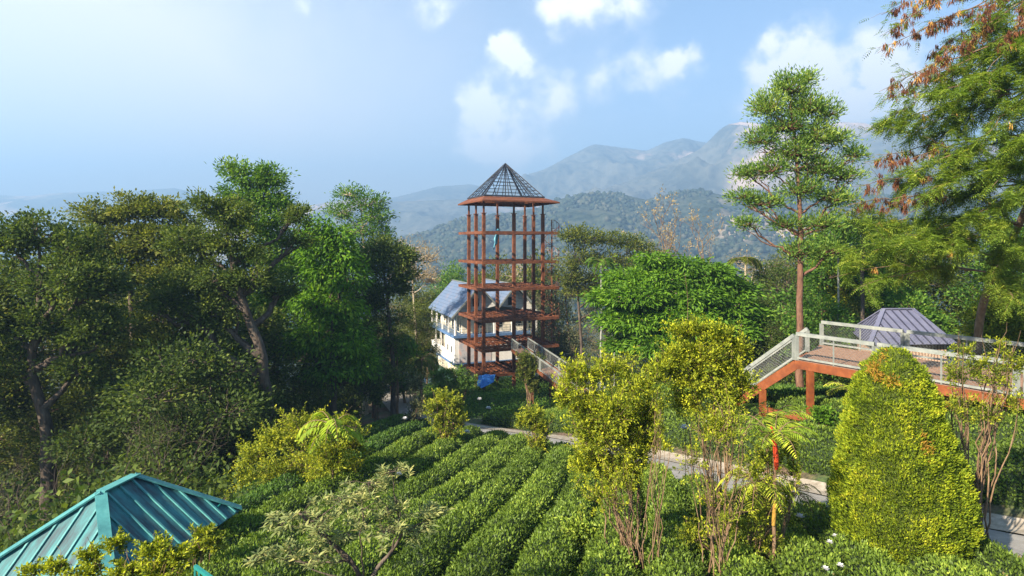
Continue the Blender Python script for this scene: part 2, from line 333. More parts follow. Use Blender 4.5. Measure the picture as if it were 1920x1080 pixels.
ZZ = ZZ + near * (.10 * (fbm(np.c_[XX.ravel() * .6, YY.ravel() * .6, YY.ravel() * 0], 4, 3) - .5)) - (seg_dist(XX.ravel(), YY.ravel())[0] < 1.6) * .06
V = np.c_[XX.ravel(), YY.ravel(), ZZ]; nx, ny = len(ax), len(ay)
i = np.arange(ny - 1)[:, None] * nx + np.arange(nx - 1)[None, :]
quads = np.stack([i, i + 1, i + nx + 1, i + nx], -1).reshape(-1, 4)
def ground_mat():
    m, t, out = new_mat('ground_earth_and_grass'); tc = N(t, 'ShaderNodeTexCoord')
    z = N(t, 'ShaderNodeTexNoise'); z.inputs['Scale'].default_value = .5; z.inputs['Detail'].default_value = 8; t.links.new(tc.outputs['Object'], z.inputs['Vector'])
    z2 = N(t, 'ShaderNodeTexNoise'); z2.inputs['Scale'].default_value = 7; z2.inputs['Detail'].default_value = 8; t.links.new(tc.outputs['Object'], z2.inputs['Vector'])
    a = ramp(t, z2.outputs['Fac'], [(.3, (.045, .028, .016)), (.5, (.10, .062, .038)), (.7, (.17, .11, .07))])
    b = ramp(t, z2.outputs['Fac'], [(.3, (.015, .025, .008)), (.5, (.035, .06, .015)), (.7, (.07, .10, .02))])
    f = N(t, 'ShaderNodeMapRange'); t.links.new(z.outputs['Fac'], f.inputs['Value']); f.inputs['From Min'].default_value = .42; f.inputs['From Max'].default_value = .56
    mx = N(t, 'ShaderNodeMix', data_type='RGBA'); t.links.new(f.outputs[0], mx.inputs['Factor']); t.links.new(a, mx.inputs['A']); t.links.new(b, mx.inputs['B'])
    p = N(t, 'ShaderNodeBsdfPrincipled'); t.links.new(mx.outputs['Result'], p.inputs['Base Color']); p.inputs['Roughness'].default_value = .95
    bp = N(t, 'ShaderNodeBump'); bp.inputs['Strength'].default_value = .7; bp.inputs['Distance'].default_value = .08; t.links.new(z2.outputs['Fac'], bp.inputs['Height']); t.links.new(bp.outputs[0], p.inputs['Normal'])
    t.links.new(p.outputs[0], out.inputs['Surface']); return m
M['ground'] = ground_mat()
tag(obj('ground', np_mesh('ground', V, quads, 4, None, True), M['ground']), kind='structure')

# path: asphalt ribbon with a concrete margin on the far side
def smooth_poly(P, n):
    P = np.asarray(P, float)
    for _ in range(3):
        Q = [P[0]]
        for a, b in zip(P[:-1], P[1:]): Q += [a * .75 + b * .25, a * .25 + b * .75]
        Q.append(P[-1]); P = np.array(Q)
    d = np.r_[0, np.cumsum(np.linalg.norm(np.diff(P, axis=0), axis=1))]; t = np.linspace(0, d[-1], n)
    return np.stack([np.interp(t, d, P[:, k]) for k in range(P.shape[1])], -1)
PC = smooth_poly(PATHP, 220)
def ribbon(off0, off1, lift, n=6):
    T = unit(np.gradient(PC, axis=0)); Nn = np.c_[-T[:, 1], T[:, 0]]     # + = far side
    V = []
    for k, o in enumerate(np.linspace(off0, off1, n)):
        wob = .10 * (fbm(np.c_[PC * 1.1, PC[:, 0] * 0 + k // (n - 1) * 7], 3, 5) - .5) if k in (0, n - 1) else 0
        q = PC + Nn * (o + wob if np.isscalar(wob) else (o + wob)[:, None]); V.append(np.c_[q, G(q[:, 0], q[:, 1]) + lift])
    V = np.stack(V, 1).reshape(-1, 3); i = np.arange(len(PC) - 1)[:, None] * n + np.arange(n - 1)[None, :]
    return V, np.stack([i, i + 1, i + n + 1, i + n], -1).reshape(-1, 4)
v_, f_ = ribbon(-1.5, .95, .05); tag(obj('path', np_mesh('path', v_, f_, 4, None, True), M['asphalt']), kind='structure')
v_, f_ = ribbon(.95, 1.9, .075); tag(obj('path_margin', np_mesh('path_margin', v_, f_, 4, None, True), M['concrete']), kind='structure')

# ------------------------------------------------------------------ mountains and hills
def hill_mat(name, lo, mid, hi, rocks, sc, rock_lo, rock_hi):
    m, t, out = new_mat(name); tc = N(t, 'ShaderNodeTexCoord')
    v = N(t, 'ShaderNodeTexVoronoi'); v.inputs['Scale'].default_value = sc; t.links.new(tc.outputs['Object'], v.inputs['Vector'])
    z = N(t, 'ShaderNodeTexNoise'); z.inputs['Scale'].default_value = sc * .12; z.inputs['Detail'].default_value = 9; t.links.new(tc.outputs['Object'], z.inputs['Vector'])
    z3 = N(t, 'ShaderNodeTexNoise'); z3.inputs['Scale'].default_value = sc * .035; z3.inputs['Detail'].default_value = 9; z3.inputs['Roughness'].default_value = .6
    mp = N(t, 'ShaderNodeMapping'); mp.inputs['Location'].default_value = (31, 7, 3); t.links.new(tc.outputs['Object'], mp.inputs['Vector']); t.links.new(mp.outputs[0], z3.inputs['Vector'])
    ad = N(t, 'ShaderNodeMath', operation='MULTIPLY_ADD'); t.links.new(v.outputs['Distance'], ad.inputs[0]); ad.inputs[1].default_value = .35; t.links.new(z.outputs['Fac'], ad.inputs[2])
    c = ramp(t, ad.outputs[0], [(.45, lo), (.62, mid), (.82, hi)])
    f = N(t, 'ShaderNodeMapRange'); t.links.new(z3.outputs['Fac'], f.inputs['Value']); f.inputs['From Min'].default_value = rock_lo; f.inputs['From Max'].default_value = rock_hi
    mx = N(t, 'ShaderNodeMix', data_type='RGBA'); t.links.new(f.outputs[0], mx.inputs['Factor']); t.links.new(c, mx.inputs['A']); mx.inputs['B'].default_value = (*rocks, 1)
    p = N(t, 'ShaderNodeBsdfPrincipled'); t.links.new(mx.outputs['Result'], p.inputs['Base Color']); p.inputs['Roughness'].default_value = 1; p.inputs['Specular IOR Level'].default_value = 0
    b = N(t, 'ShaderNodeBump'); b.inputs['Strength'].default_value = .8; b.inputs['Distance'].default_value = 2.0 / sc * .1
    t.links.new(v.outputs['Distance'], b.inputs['Height']); t.links.new(b.outputs[0], p.inputs['Normal'])
    t.links.new(p.outputs[0], out.inputs['Surface']); return m
M['hill_near'] = hill_mat('forest_slope', (.012, .020, .016), (.028, .040, .026), (.06, .068, .045), (.30, .24, .18), .10, .60, .66)
M['hill_far'] = hill_mat('mountain_slope', (.045, .052, .045), (.075, .08, .065), (.12, .12, .095), (.42, .32, .26), .035, .54, .60)
def ridge(name, pts, Yr, base_z, depth, amp, mat, seed, skew=0.0, nu=220, nv=90):
    px = np.array([p[0] for p in pts], float); py = np.array([p[1] for p in pts], float)
    u = np.linspace(px[0], px[-1], nu); crest = np.interp(u, px, py); X = (u - 960) / F * Yr
    zc = (HZ - crest) / F * Yr
    back = 12; rows = []
    for k in range(nv + back):
        v = (k - back) / (nv - 1)
        if v < 0: Yk = Yr - v * depth * 1.2; h = 1 - (-v) * 1.6
        else: Yk = Yr - v * depth; h = (1 - v) ** 1.25
        xx = X + skew * v * depth
        P = np.c_[xx, np.full(nu, Yk), np.zeros(nu)] / depth * 3.2
        rg = fbm(P * np.array([1.5, .8, 1]), 7, seed, True) - .55; rg2 = fbm(P * 6, 4, seed + 9) - .5
        env = np.clip(abs(v) * 5, .03, 1) * np.clip((1.05 - v) * 3, 0, 1)
        z = base_z + (zc - base_z) * h + amp * rg * env + amp * .28 * rg2 * np.clip(env, .12, 1)
        rows.append(np.c_[xx, np.full(nu, Yk) + amp * .6 * (fbm(P * 2.5, 3, seed + 4) - .5), z])
    V = np.concatenate(rows); i = np.arange(nv + back - 1)[:, None] * nu + np.arange(nu - 1)[None, :]
    Q = np.stack([i, i + 1, i + nu + 1, i + nu], -1).reshape(-1, 4)
    return tag(obj(name, np_mesh(name, V, Q, 4, None, True), mat), kind='structure'), V, nu
ridge('hills', [(-500,380),(-200,372),(0,366),(60,368),(110,363),(180,360),(250,359),(330,353),(370,362),(430,378),(520,392),(620,398),(760,402)], 3000, -120, 1250, 95, M['hill_far'], 3)
ridge('hills', [(420,420),(500,400),(570,388),(620,378),(650,374),(690,370),(740,378),(800,376),(860,373),(900,380),(1000,400),(1100,420)], 2400, -120, 1000, 90, M['hill_far'], 11)
ridge('mountain', [(560,420),(690,392),(735,371),(780,360),(820,350),(880,345),(930,355),(1000,380),(1100,400)], 3300, -120, 1200, 100, M['hill_far'], 21)
ridge('mountain', [(760,440),(860,390),(900,372),(980,330),(1020,318),(1050,303),(1090,282),(1115,271),(1160,275),(1215,281),(1245,268),(1275,261),(1330,268),(1380,290),(1450,320),(1600,350)], 2950, -120, 1300, 230, M['hill_far'], 31, skew=-.1, nv=120)
ridge('mountain', [(900,455),(1000,405),(1100,372),(1180,340),(1260,305),(1310,280),(1332,262),(1350,244),(1372,231),(1395,225),(1425,232),(1450,247),(1500,252),(1545,238),(1575,228),(1610,230),(1680,236),(1740,250),(1800,262),(1900,285),(2100,320),(2400,360)], 2300, -130, 1150, 240, M['hill_far'], 47, skew=-.12, nv=130)
h_o, HV, hnu = ridge('hills', [(640,470),(740,452),(800,436),(850,418),(900,405),(960,397),(1010,388),(1050,372),(1085,366),(1120,362),(1165,363),(1215,374),(1260,362),(1310,356),(1380,372),(1450,360),(1520,352),(1600,366),(1700,372),(1800,366),(2000,380),(2200,390)], 1150, -135, 780, 80, M['hill_near'], 61, nu=300, nv=150)
# tree cover of the near hills: too many to count
rng = np.random.default_rng(77)
Hg = HV.reshape(-1, hnu, 3)
n = 15000; kk = rng.uniform(8, Hg.shape[0] - 3, n); uu = rng.uniform(0, hnu - 2, n)
k0 = kk.astype(int); u0 = uu.astype(int); fk = (kk - k0)[:, None]; fu = (uu - u0)[:, None]
P = (Hg[k0, u0] * (1 - fk) * (1 - fu) + Hg[k0 + 1, u0] * fk * (1 - fu) + Hg[k0, u0 + 1] * (1 - fk) * fu + Hg[k0 + 1, u0 + 1] * fk * fu)
keep = fbm(P * .012, 4, 5) > .40; P = P[keep]; n = len(P)
ph = (1 + 5 ** .5) / 2
ico = unit(np.array([(-1, ph, 0), (1, ph, 0), (-1, -ph, 0), (1, -ph, 0), (0, -1, ph), (0, 1, ph), (0, -1, -ph), (0, 1, -ph), (ph, 0, -1), (ph, 0, 1), (-ph, 0, -1), (-ph, 0, 1)], float))
icf = np.array([(0,11,5),(0,5,1),(0,1,7),(0,7,10),(0,10,11),(1,5,9),(5,11,4),(11,10,2),(10,7,6),(7,1,8),(3,9,4),(3,4,2),(3,2,6),(3,6,8),(3,8,9),(4,9,5),(2,4,11),(6,2,10),(8,6,7),(9,8,1)])
r = rng.uniform(2.5, 6.0, n)[:, None, None]
Vt = P[:, None] + np.array([0, 0, 1.5]) + ico[None] * r * rng.uniform(.65, 1.3, (n, 12, 1)) * np.array([1, 1, 1.05])
Ft = (icf[None] + np.arange(n)[:, None, None] * 12).reshape(-1, 3)
tag(obj('distant_forest', np_mesh('distant_forest', Vt.reshape(-1, 3), Ft, 3, np.repeat(rng.uniform(0, 1, n), 20)), M['l_distant']), 'tree cover on the hazy wooded hill behind the tower', 'forest', kind='stuff')

# ------------------------------------------------------------------ plants
def rdir(rng, n): return unit(rng.normal(size=(n, 3)))
def bez(p0, p1, bend, n=8, wob=0.0, rng=None):
    p0 = np.asarray(p0, float); p1 = np.asarray(p1, float); m = (p0 + p1) / 2 + np.asarray(bend, float); t = np.linspace(0, 1, n)[:, None]
    P = (1 - t) ** 2 * p0 + 2 * t * (1 - t) * m + t ** 2 * p1
    if wob and rng is not None: P[1:-1] += rng.normal(size=(n - 2, 3)) * wob
    return P
def clumps(lv, tb, rng, c, rad, n_clump, n_leaf, rc, L, Wd, up=.3, droop=0.0, shell=.5, tbias=0.0, twig=.012, flat=.7, spread=.35, dirs=None, keep=None):
    """leaf clumps through an ellipsoid; twigs reach from its middle to each clump"""
    c = np.asarray(c, float); rad = np.asarray(rad, float)
    d = rdir(rng, n_clump); rr = rng.uniform(shell ** 3, 1, n_clump) ** (1 / 3)
    d[:, 2] = np.where(d[:, 2] < -.35, d[:, 2] * .5, d[:, 2])
    CP = c + d * rr[:, None] * rad * rng.uniform(.86, 1.08, (n_clump, 1))
    if tb is not None and twig:
        for k in range(0, n_clump, 2):
            s = c + (CP[k] - c) * .15 - np.array([0, 0, rad[2] * .25])
            tb.add(bez(s, CP[k], (0, 0, -.1 * rad[2]), 5, .04 * rad[0], rng), np.linspace(twig * 2.2, twig * .5, 5), 3)
    m = n_clump * n_leaf; idx = np.repeat(np.arange(n_clump), n_leaf)
    sz = rng.uniform(.6, 1.25, n_clump)[idx]
    q = rng.normal(size=(m, 3)) * np.array([1, 1, flat]) * (rc * .55 * sz)[:, None]
    Pp = CP[idx] + q
    out = unit(Pp - c)
    D = unit(out * .7 + unit(q) * .5 + rng.normal(size=(m, 3)) * spread + np.array([0, 0, up - droop]))
    Nn = unit(rng.normal(size=(m, 3)) * .6 + out * .3 + np.array([0, 0, .9]))
    T = np.clip(rng.normal(.42, .20, m) + rng.normal(0, .13, n_clump)[idx] + tbias, 0, 1)
    lv.add(Pp, D, Nn, L * rng.uniform(.7, 1.25, m), Wd * rng.uniform(.75, 1.2, m), T)

def tree(name, label, px, Y, blobs, leaf, bark, trunk_r, trunk=None, nl=9000, L=.2, Wd=.1, rc=.6, per=34, up=.2, droop=0, group=None, seed=1, cat='tree',
         base=None, shell=.45, tbias=0, flat=.7, limb=1.0, twig=.02, spread=.45, extra=None, lean=0, sides=7):
    rng = np.random.default_rng(seed)
    bx = (px - 960) / F * Y; b = np.array([bx, Y, g(bx, Y) - .1]) if base is None else np.asarray(base, float)
    lv = Leaves(); tb = Tubes()
    C = []; R = []
    for bl in blobs:
        p = at(bl[0], bl[1], Y + (bl[4] if len(bl) > 4 else 0)); rx = bl[2] * Y / F; rz = bl[3] * Y / F
        C.append(p); R.append(np.array([rx, (rx + rz) / 2, rz]))
    C = np.array(C); R = np.array(R)
    if trunk: tp = [b] + [at(a, c, Y + (d[0] if d else 0)) for a, c, *d in trunk]
    else:
        top = C[np.argmax(C[:, 2])]; tp = [b, b * .55 + top * .45 + np.array([rng.normal() * .3, rng.normal() * .3, 0]), top]
    tp = smooth_poly(np.array(tp), 16); tp[1:-1] += rng.normal(size=(14, 3)) * trunk_r * .12
    H = tp[-1][2] - b[2]
    rad = trunk_r * (1 - .8 * np.linspace(0, 1, 16) ** 1.1); rad[0] *= 1.35
    tb.add(tp, rad, sides)
    area = np.array([(r[0] * r[2]) ** .8 for r in R]); area = area / area.sum()
    for c, r, a in zip(C, R, area):
        hd = np.hypot(tp[:, 0] - c[0], tp[:, 1] - c[1]); want = c[2] - .75 * hd - r[2] * .3
        k = int(np.argmin(abs(tp[:, 2] - want))); k = min(max(k, 4), 15)
        s = tp[k]; dist = np.linalg.norm(c - s)
        if dist > r.min() * .3:
            r0 = min(rad[k] * .75, .05 * dist + .02) * limb
            lp = bez(s, c, (0, 0, -.12 * dist), 9, dist * .022, rng)
            tb.add(lp, np.linspace(r0, r0 * .35, 9), 5)
            for q in range(3):
                e = c + rdir(rng, 1)[0] * r * .75; s2 = lp[rng.integers(4, 8)]
                tb.add(bez(s2, e, (0, 0, -.05 * dist), 6, dist * .02, rng), np.linspace(r0 * .5, r0 * .15, 6), 4)
        nc = max(4, int(nl * a / per))
        clumps(lv, tb, rng, c, r, nc, per, rc, L, Wd, up, droop, shell, tbias + rng.normal(0, .05), twig, flat, spread)
    t = thing(name, label, cat, b, group)
    tb.build('trunk', M[bark], t, origin=b); fo = lv.build('crown', M[leaf], t, origin=b)
    if extra: extra(t, b, rng, tp)
    return t

# generic woodland trees, made once and copied -----------------------------
def variant(seed, h, cr, leaf, bark, nl=11000, L=.24, Wd=.13, rc=.75, nb=11, lo=.38, tr=.2, per=32, up=.15, sparse=.0):
    rng = np.random.default_rng(seed); lv = Leaves(); tb = Tubes()
    top = np.array([rng.normal() * .5, rng.normal() * .5, h * .9])
    tp = smooth_poly(np.array([(0, 0, -.3), (rng.normal() * .4, rng.normal() * .4, h * .45), top]), 14); rad = tr * (1 - .82 * np.linspace(0, 1, 14))
    tb.add(tp, rad, 7)
    for k in range(nb):
        f = (k + .5) / nb; z = h * (lo + (1 - lo) * f * .93); w = cr * math.sin(math.pi * (.18 + .74 * f)) ** .7
        a = k * 2.4 + rng.uniform(-.4, .4); rr = w * rng.uniform(.35, .75) * (1 if k < nb - 1 else .2)
        c = np.array([math.cos(a) * rr, math.sin(a) * rr, z]); r = np.array([1, 1, .72]) * cr * rng.uniform(.34, .5)
        kk = int(np.clip((z - .5 * rr) / (h * .9) * 14, 2, 13)); s = tp[kk]; d = np.linalg.norm(c - s)
        tb.add(bez(s, c, (0, 0, -.1 * d), 8, d * .03, rng), np.linspace(rad[kk] * .6, rad[kk] * .15, 8), 5)
        clumps(lv, tb, rng, c, r, max(5, int(nl / nb / per)), per, rc, L, Wd, up, 0, .4, rng.normal(0, .07), .02)
    return tb.mesh('trunk'), lv.mesh('crown'), M[bark], M[leaf], h
VAR = {
 'da': variant(101, 12, 4.0, 'l_dark', 'bark_dark'), 'db': variant(102, 14, 3.4, 'l_dark', 'bark_dark', lo=.3), 'dc': variant(103, 9, 4.2, 'l_dark', 'bark_dark', lo=.2, nb=13),
 'oa': variant(104, 13, 3.8, 'l_olive', 'bark_dark'), 'ob': variant(105, 9, 3.6, 'l_olive', 'bark_tan', lo=.2),
 'ma': variant(106, 12, 3.6, 'l_mid', 'bark_dark'), 'mb': variant(107, 8, 3.4, 'l_mid', 'bark_tan', lo=.18),
 'ga': variant(108, 14, 3.6, 'l_grey', 'bark_tan', nl=9000, L=.2, Wd=.08, lo=.15, nb=14), 'dr': variant(109, 12, 3.2, 'l_dry', 'bark_pale', nl=3600, L=.16, Wd=.07, per=16, rc=.6),
}
ORD = ['first', 'second', 'third', 'fourth', 'fifth', 'sixth', 'seventh', 'eighth', 'ninth', 'tenth', 'eleventh', 'twelfth', 'thirteenth', 'fourteenth', 'fifteenth', 'sixteenth', 'seventeenth', 'eighteenth']
def wood(spec, group, name, cuts, where):
    bands = {}
    for q in spec: bands.setdefault(sum(q[3] > c for c in cuts), []).append(q)
    rown = ['front', 'middle', 'back'] if len(cuts) == 2 else ['front', 'back']
    look = {'d': 'dark leafy tree', 'o': 'olive green tree', 'm': 'mid green tree', 'g': 'grey green tree'}
    for bi, L_ in bands.items():
        for j, q in enumerate(sorted(L_, key=lambda q: q[1])):
            lk = 'dry pale brown tree' if q[0] == 'dr' else look[q[0][0]]
            place(*q[:4], f'{lk}, {ORD[j]} from left in {rown[bi]} row of the {where}', name, group)
def place(kind, px, ytop, Y, label, name='broadleaf_tree', group=None, cat='tree', wide=1.0, seed=[0]):
    seed[0] += 1; r = random.Random(seed[0] * 7 + 3)
    tm, lm, mt, ml, h = VAR[kind]; x = (px - 960) / F * Y; z0 = g(x, Y); H = max(3.0, (HZ - ytop) / F * Y - z0); s = H / h
    t = thing(name, label, cat, (x, Y, z0), group, r.uniform(0, 6.28)); w = s * wide if s < 1.25 else (1.1 + (s - 1.25) * .5) * wide
    t.scale = (w, w, s)
    obj('trunk', tm, mt, t); obj('crown', lm, ml, t); return t

# ------------------------------------------------------------------ rust steel tower
def rotf(a): c, s_ = math.cos(a), math.sin(a); return np.array([c, s_, 0]), np.array([-s_, c, 0])
TU, TV = rotf(math.radians(23.5)); TC = np.array([-.7, 62.1, 0.])
def tp3(u, v, z): return TC + TU * u + TV * v + np.array([0, 0, z])
tz0 = g(TC[0], TC[1]); TB = np.array([TC[0], TC[1], tz0])
tower = thing('viewing_tower', 'tall open rust-brown steel tower with a bare black pyramid roof frame', 'tower', TB)
cu = [-3.3, 0, 3.3]; cv = [-2.24, 0, 2.24]
for u in cu:
    for v in cv:
        if u == 0 and v == 0: continue
        b = Boxes(); p = tp3(u, v, 0); zb = g(p[0], p[1]) - .3
        b.box(tp3(u, v, (zb + 2.95) / 2), (.15, .15, (2.95 - zb) / 2), (TU, TV, (0, 0, 1)))
        b.box(tp3(u, v, 3.6), (.085, .085, .66), (TU, TV, (0, 0, 1)))
        b.box(tp3(u, v, 2.97), (.24, .24, .03), (TU, TV, (0, 0, 1)))
        b.build('column', M['rust'], tower, TB)
def floor_frame(z, u0, u1, v0, v1, full, name='floor_frame'):
    b = Boxes(); h = .26
    for v in (v0, v1): b.beam(tp3(u0, v, z), tp3(u1, v, z), .12, h)
    for u in (u0, u1): b.beam(tp3(u, v0 + .07, z - .004), tp3(u, v1 - .07, z - .004), .12, h)
    for v in cv: b.beam(tp3(u0 + .07, v, z - .01), tp3(u1 - .07, v, z - .01), .12, h - .03)
    for u in cu: b.beam(tp3(u, v0 + .07, z - .013), tp3(u, v1 - .07, z - .013), .11, h - .035)
    if full:
        for u in np.arange(u0 + .55, u1 - .2, .55):
            if min(abs(u - c) for c in cu) > .15: b.beam(tp3(u, v0 + .07, z + .02), tp3(u, v1 - .07, z + .02), .05, .12)
        for v in np.arange(v0 + .75, v1 - .2, .75):
            if min(abs(v - c) for c in cv) > .15: b.beam(tp3(u0 + .07, v, z + .035), tp3(u1 - .07, v, z + .035), .05, .10)
    b.build(name, M['rust'], tower, TB)
for z, full in ((1.0, 0), (-1.95, 0), (-4.6, 1), (-7.65, 1), (-10.5, 1)): floor_frame(z, -4.15, 4.15, -4.2, 3.1, full)
floor_frame(-13.2, -3.7, 3.7, -3.1, 2.6, 1)
# eaves skirt: sloping steel soffit plates with rafters
b = Boxes(); o_ = [(-4.2, -4.25), (4.2, -4.25), (4.2, 3.15), (-4.2, 3.15)]; n_ = [(-3.3, -2.4), (3.3, -2.4), (3.3, 2.4), (-3.3, 2.4)]
for k in range(4):
    a0, a1, c1, c0 = o_[k], o_[(k + 1) % 4], n_[(k + 1) % 4], n_[k]
    b.poly([tp3(*a0, 4.12), tp3(*a1, 4.12), tp3(*c1, 4.62), tp3(*c0, 4.62)], (0, 0, .05))
    for t in np.linspace(0, 1, 9):
        p = tp3(*(np.array(a0) * (1 - t) + np.array(a1) * t), 4.06); q = tp3(*(np.array(c0) * (1 - t) + np.array(c1) * t), 4.55); b.beam(p, q, .09, .12)
    b.beam(tp3(*a0, 4.08), tp3(*a1, 4.08), .08, .12); b.beam(tp3(*c0, 4.45), tp3(*c1, 4.45), .14, .24)
b.build('eaves', M['rust_eave'], tower, TB)
b = Boxes(); apex = tp3(0, 0, 8.45); fr = [(-3.35, -2.5), (3.35, -2.5), (3.35, 2.5), (-3.35, 2.5)]
for k in range(4):
    a0, a1 = np.array(fr[k]), np.array(fr[(k + 1) % 4])
    for t in np.linspace(0, 1, 6)[:-1]:
        q = a0 * (1 - t) + a1 * t; b.beam(tp3(*q, 4.72), apex - np.array([0, 0, .06 + .05 * (t > 0)]), .10 if t == 0 else .065, .10 if t == 0 else .065)
    for f in (0, .10, .2, .3, .4, .5, .6, .7, .8):
        q0 = tp3(*(a0 * (1 - f)), 4.74 + (8.4 - 4.74) * f); q1 = tp3(*(a1 * (1 - f)), 4.74 + (8.4 - 4.74) * f); b.beam(q0, q1, .045 if f else .10, .045 if f else .13)
b.beam(tp3(0, 0, 4.6), tp3(0, 0, 8.3), .10, .10)
for k in range(4):
    q = np.array(fr[k]) * .98; b.beam(tp3(*q, 4.70), tp3(0, 0, 4.68 + .01 * k), .06, .08)
    b.beam(tp3(*(q * .45), 4.75), tp3(*(q * .62), 6.15), .05, .05)
b.build('roof_frame', M['black_steel'], tower, TB)
# spiral stair
sc_ = np.array([4.15, 61.2, 0]); sp = Boxes(); rl = Tubes(); zt = np.arange(-10.3, 1.6, .21)
for k, z in enumerate(zt):
    a = k * math.radians(27); d = np.array([math.cos(a), math.sin(a), 0]); e = np.array([-d[1], d[0], 0])
    sp.box(sc_ + d * .42 + np.array([0, 0, z]), (.38, .11, .02), (d, e, (0, 0, 1)))
    sp.beam(sc_ + d * .78 + np.array([0, 0, z]), sc_ + d * .78 + np.array([0, 0, z + .95]), .03, .03)
sp.box(sc_ + np.array([0, 0, (-10.6 + 2.4) / 2]), (.06, .06, 6.5))
ss = sp.build('spiral_staircase', M['rust'], tower, TB)
th = np.arange(len(zt)) * math.radians(27)
rl.add(np.c_[sc_[0] + .78 * np.cos(th), sc_[1] + .78 * np.sin(th), zt + .95], .03, 5)
rl.build('handrail', M['rust'], ss, origin=(0, 0, 0)); ss.children[0].location = tuple(-TB)

# tarpaulins on and under the tower
def cloth(name, label, pts, mat, thick=.02, seed=0, amp=.25):
    """lumpy draped sheet from a small grid of points (rows x cols)"""
    A = np.array(pts, float); r, c = A.shape[:2]; n = 22
    ui = np.linspace(0, r - 1, n); vi = np.linspace(0, c - 1, n); G1 = np.empty((n, n, 3))
    for a_, u in enumerate(ui):
        i = min(int(u), r - 2); f = u - i; f = f * f * (3 - 2 * f)
        for b_, v in enumerate(vi):
            j = min(int(v), c - 2); h = v - j; h = h * h * (3 - 2 * h)
            G1[a_, b_] = (A[i, j] * (1 - f) + A[i + 1, j] * f) * (1 - h) + (A[i, j + 1] * (1 - f) + A[i + 1, j + 1] * f) * h
    P = G1.reshape(-1, 3); P = P + (np.c_[fbm(P * 2.3, 3, seed), fbm(P * 2.3, 3, seed + 5), fbm(P * 2.3, 3, seed + 9)] - .5) * amp
    i = np.arange(n - 1)[:, None] * n + np.arange(n - 1)[None, :]; Q = np.stack([i, i + 1, i + n + 1, i + n], -1).reshape(-1, 4)
    o0 = P[0]; ob = obj(name, np_mesh(name, P - o0, Q, 4, None, True), mat, None, o0)
    md = ob.modifiers.new('thickness', 'SOLIDIFY'); md.thickness = thick
    return tag(ob, label, 'tarpaulin')
Yt = 57.5
cloth('tarpaulin', 'bright blue tarpaulin draped over a heap at the foot of the rust tower', [[at(894, 722, Yt + .5), at(897, 705, Yt + .8), at(905, 703, Yt + 1.3)], [at(903, 728, Yt - .6), at(908, 704, Yt), at(918, 702, Yt + 1)], [at(926, 716, Yt - .3), at(928, 704, Yt), at(930, 702, Yt + .9)]], M['tarp'], seed=3)
cloth('tarpaulin', 'twisted teal cloth hanging from the top floor beam of the tower', [[at(930, 431, 62.8), at(934, 429, 62.6), at(938, 431, 62.8)], [at(927, 455, 62.9), at(930, 452, 62.6), at(934, 450, 62.9)], [at(925, 470, 63), at(926, 468, 62.8), at(928, 467, 63)]], M['tarp_teal'], seed=9, amp=.3)

# ------------------------------------------------------------------ roof panels helper
from mathutils import Matrix, Vector
def roof_panel(parent, origin, P0, P1, Q1, Q0, mat, ribmat, spacing, rw=.05, rh=.05, th=.04, name='roof_panel', rib_name='seam'):
    P0, P1, Q1, Q0 = [np.asarray(a, float) for a in (P0, P1, Q1, Q0)]
    x = unit(P1 - P0); n = unit(np.cross(x, (Q0 + Q1) / 2 - P0)); y = np.cross(n, x)
    loc = lambda p: np.array([(p - P0) @ x, (p - P0) @ y])
    a, b_, c, d = map(loc, (P0, P1, Q1, Q0))
    bx = Boxes(); poly = [(*a, 0), (*b_, 0), (*c, 0)] + ([(*d, 0)] if np.linalg.norm(c - d) > .02 else [])
    bx.poly(poly, (0, 0, -th)); n0 = len(bx.f)
    if spacing:
        H = c[1]; L = b_[0]
        for s_ in np.arange(spacing * .5, L, spacing):
            yl = 1e9
            if d[0] > .01 and s_ < d[0]: yl = H * s_ / d[0]
            elif d[0] <= .01 and d[0] < -.01: pass
            if c[0] < L - .01 and s_ > c[0]: yl = H * (L - s_) / (L - c[0])
            yl = min(yl, H)
            if yl > .15: bx.box((s_, yl / 2, rh / 2 + .002), (rw / 2, yl / 2 - .02, rh / 2))
    o = bx.build(name, mat, parent); o.data.materials.append(ribmat)
    for pl in o.data.polygons: pl.material_index = int(pl.index >= n0)
    o.matrix_local = Matrix(((x[0], y[0], n[0], P0[0] - origin[0]), (x[1], y[1], n[1], P0[1] - origin[1]), (x[2], y[2], n[2], P0[2] - origin[2]), (0, 0, 0, 1)))
    return o

# ------------------------------------------------------------------ white house with blue roof
HU, HV_ = rotf(math.radians(22)); HO = np.array([-6.7, 68.0, 0.])
def hp(u, v, z): return HO + HU * u + HV_ * v + np.array([0, 0, z])
hz0 = -16.4; HB = hp(5, 5, hz0)
house = thing('house', 'white three storey house with blue sheet metal roof behind the tower', 'house', HB)
def wallbox(u0, u1, v0, v1, z0, z1, name, mat, parent=None):
    b = Boxes(); b.box(hp((u0 + u1) / 2, (v0 + v1) / 2, (z0 + z1) / 2), (abs(u1 - u0) / 2, abs(v1 - v0) / 2, (z1 - z0) / 2), (HU, HV_, (0, 0, 1)))
    return b.build(name, mat, parent or house, HB)
wallbox(.9, 10, .9, 10.6, -16.6, -14.3, 'ground_floor_wall', M['sunwarm_cream_wall'])
wallbox(.8, 10.1, .8, 10.7, -18.5, -16.1, 'plinth', M['dark_green'])
wallbox(-.05, 10.6, -.05, 11.2, -14.3, -14.05, 'floor_slab', M['blue_trim'])
wallbox(.05, 10.5, .05, 3.9, -14.05, -11.1, 'middle_wall', M['white_wall'])
wallbox(1.4, 10.5, 3.9, 10.9, -14.05, -11.1, 'middle_wall', M['sunwarm_cream_wall'])
wallbox(.05, .2, 3.9, 11.1, -14.05, -12.9, 'balcony_parapet', M['white_wall'])
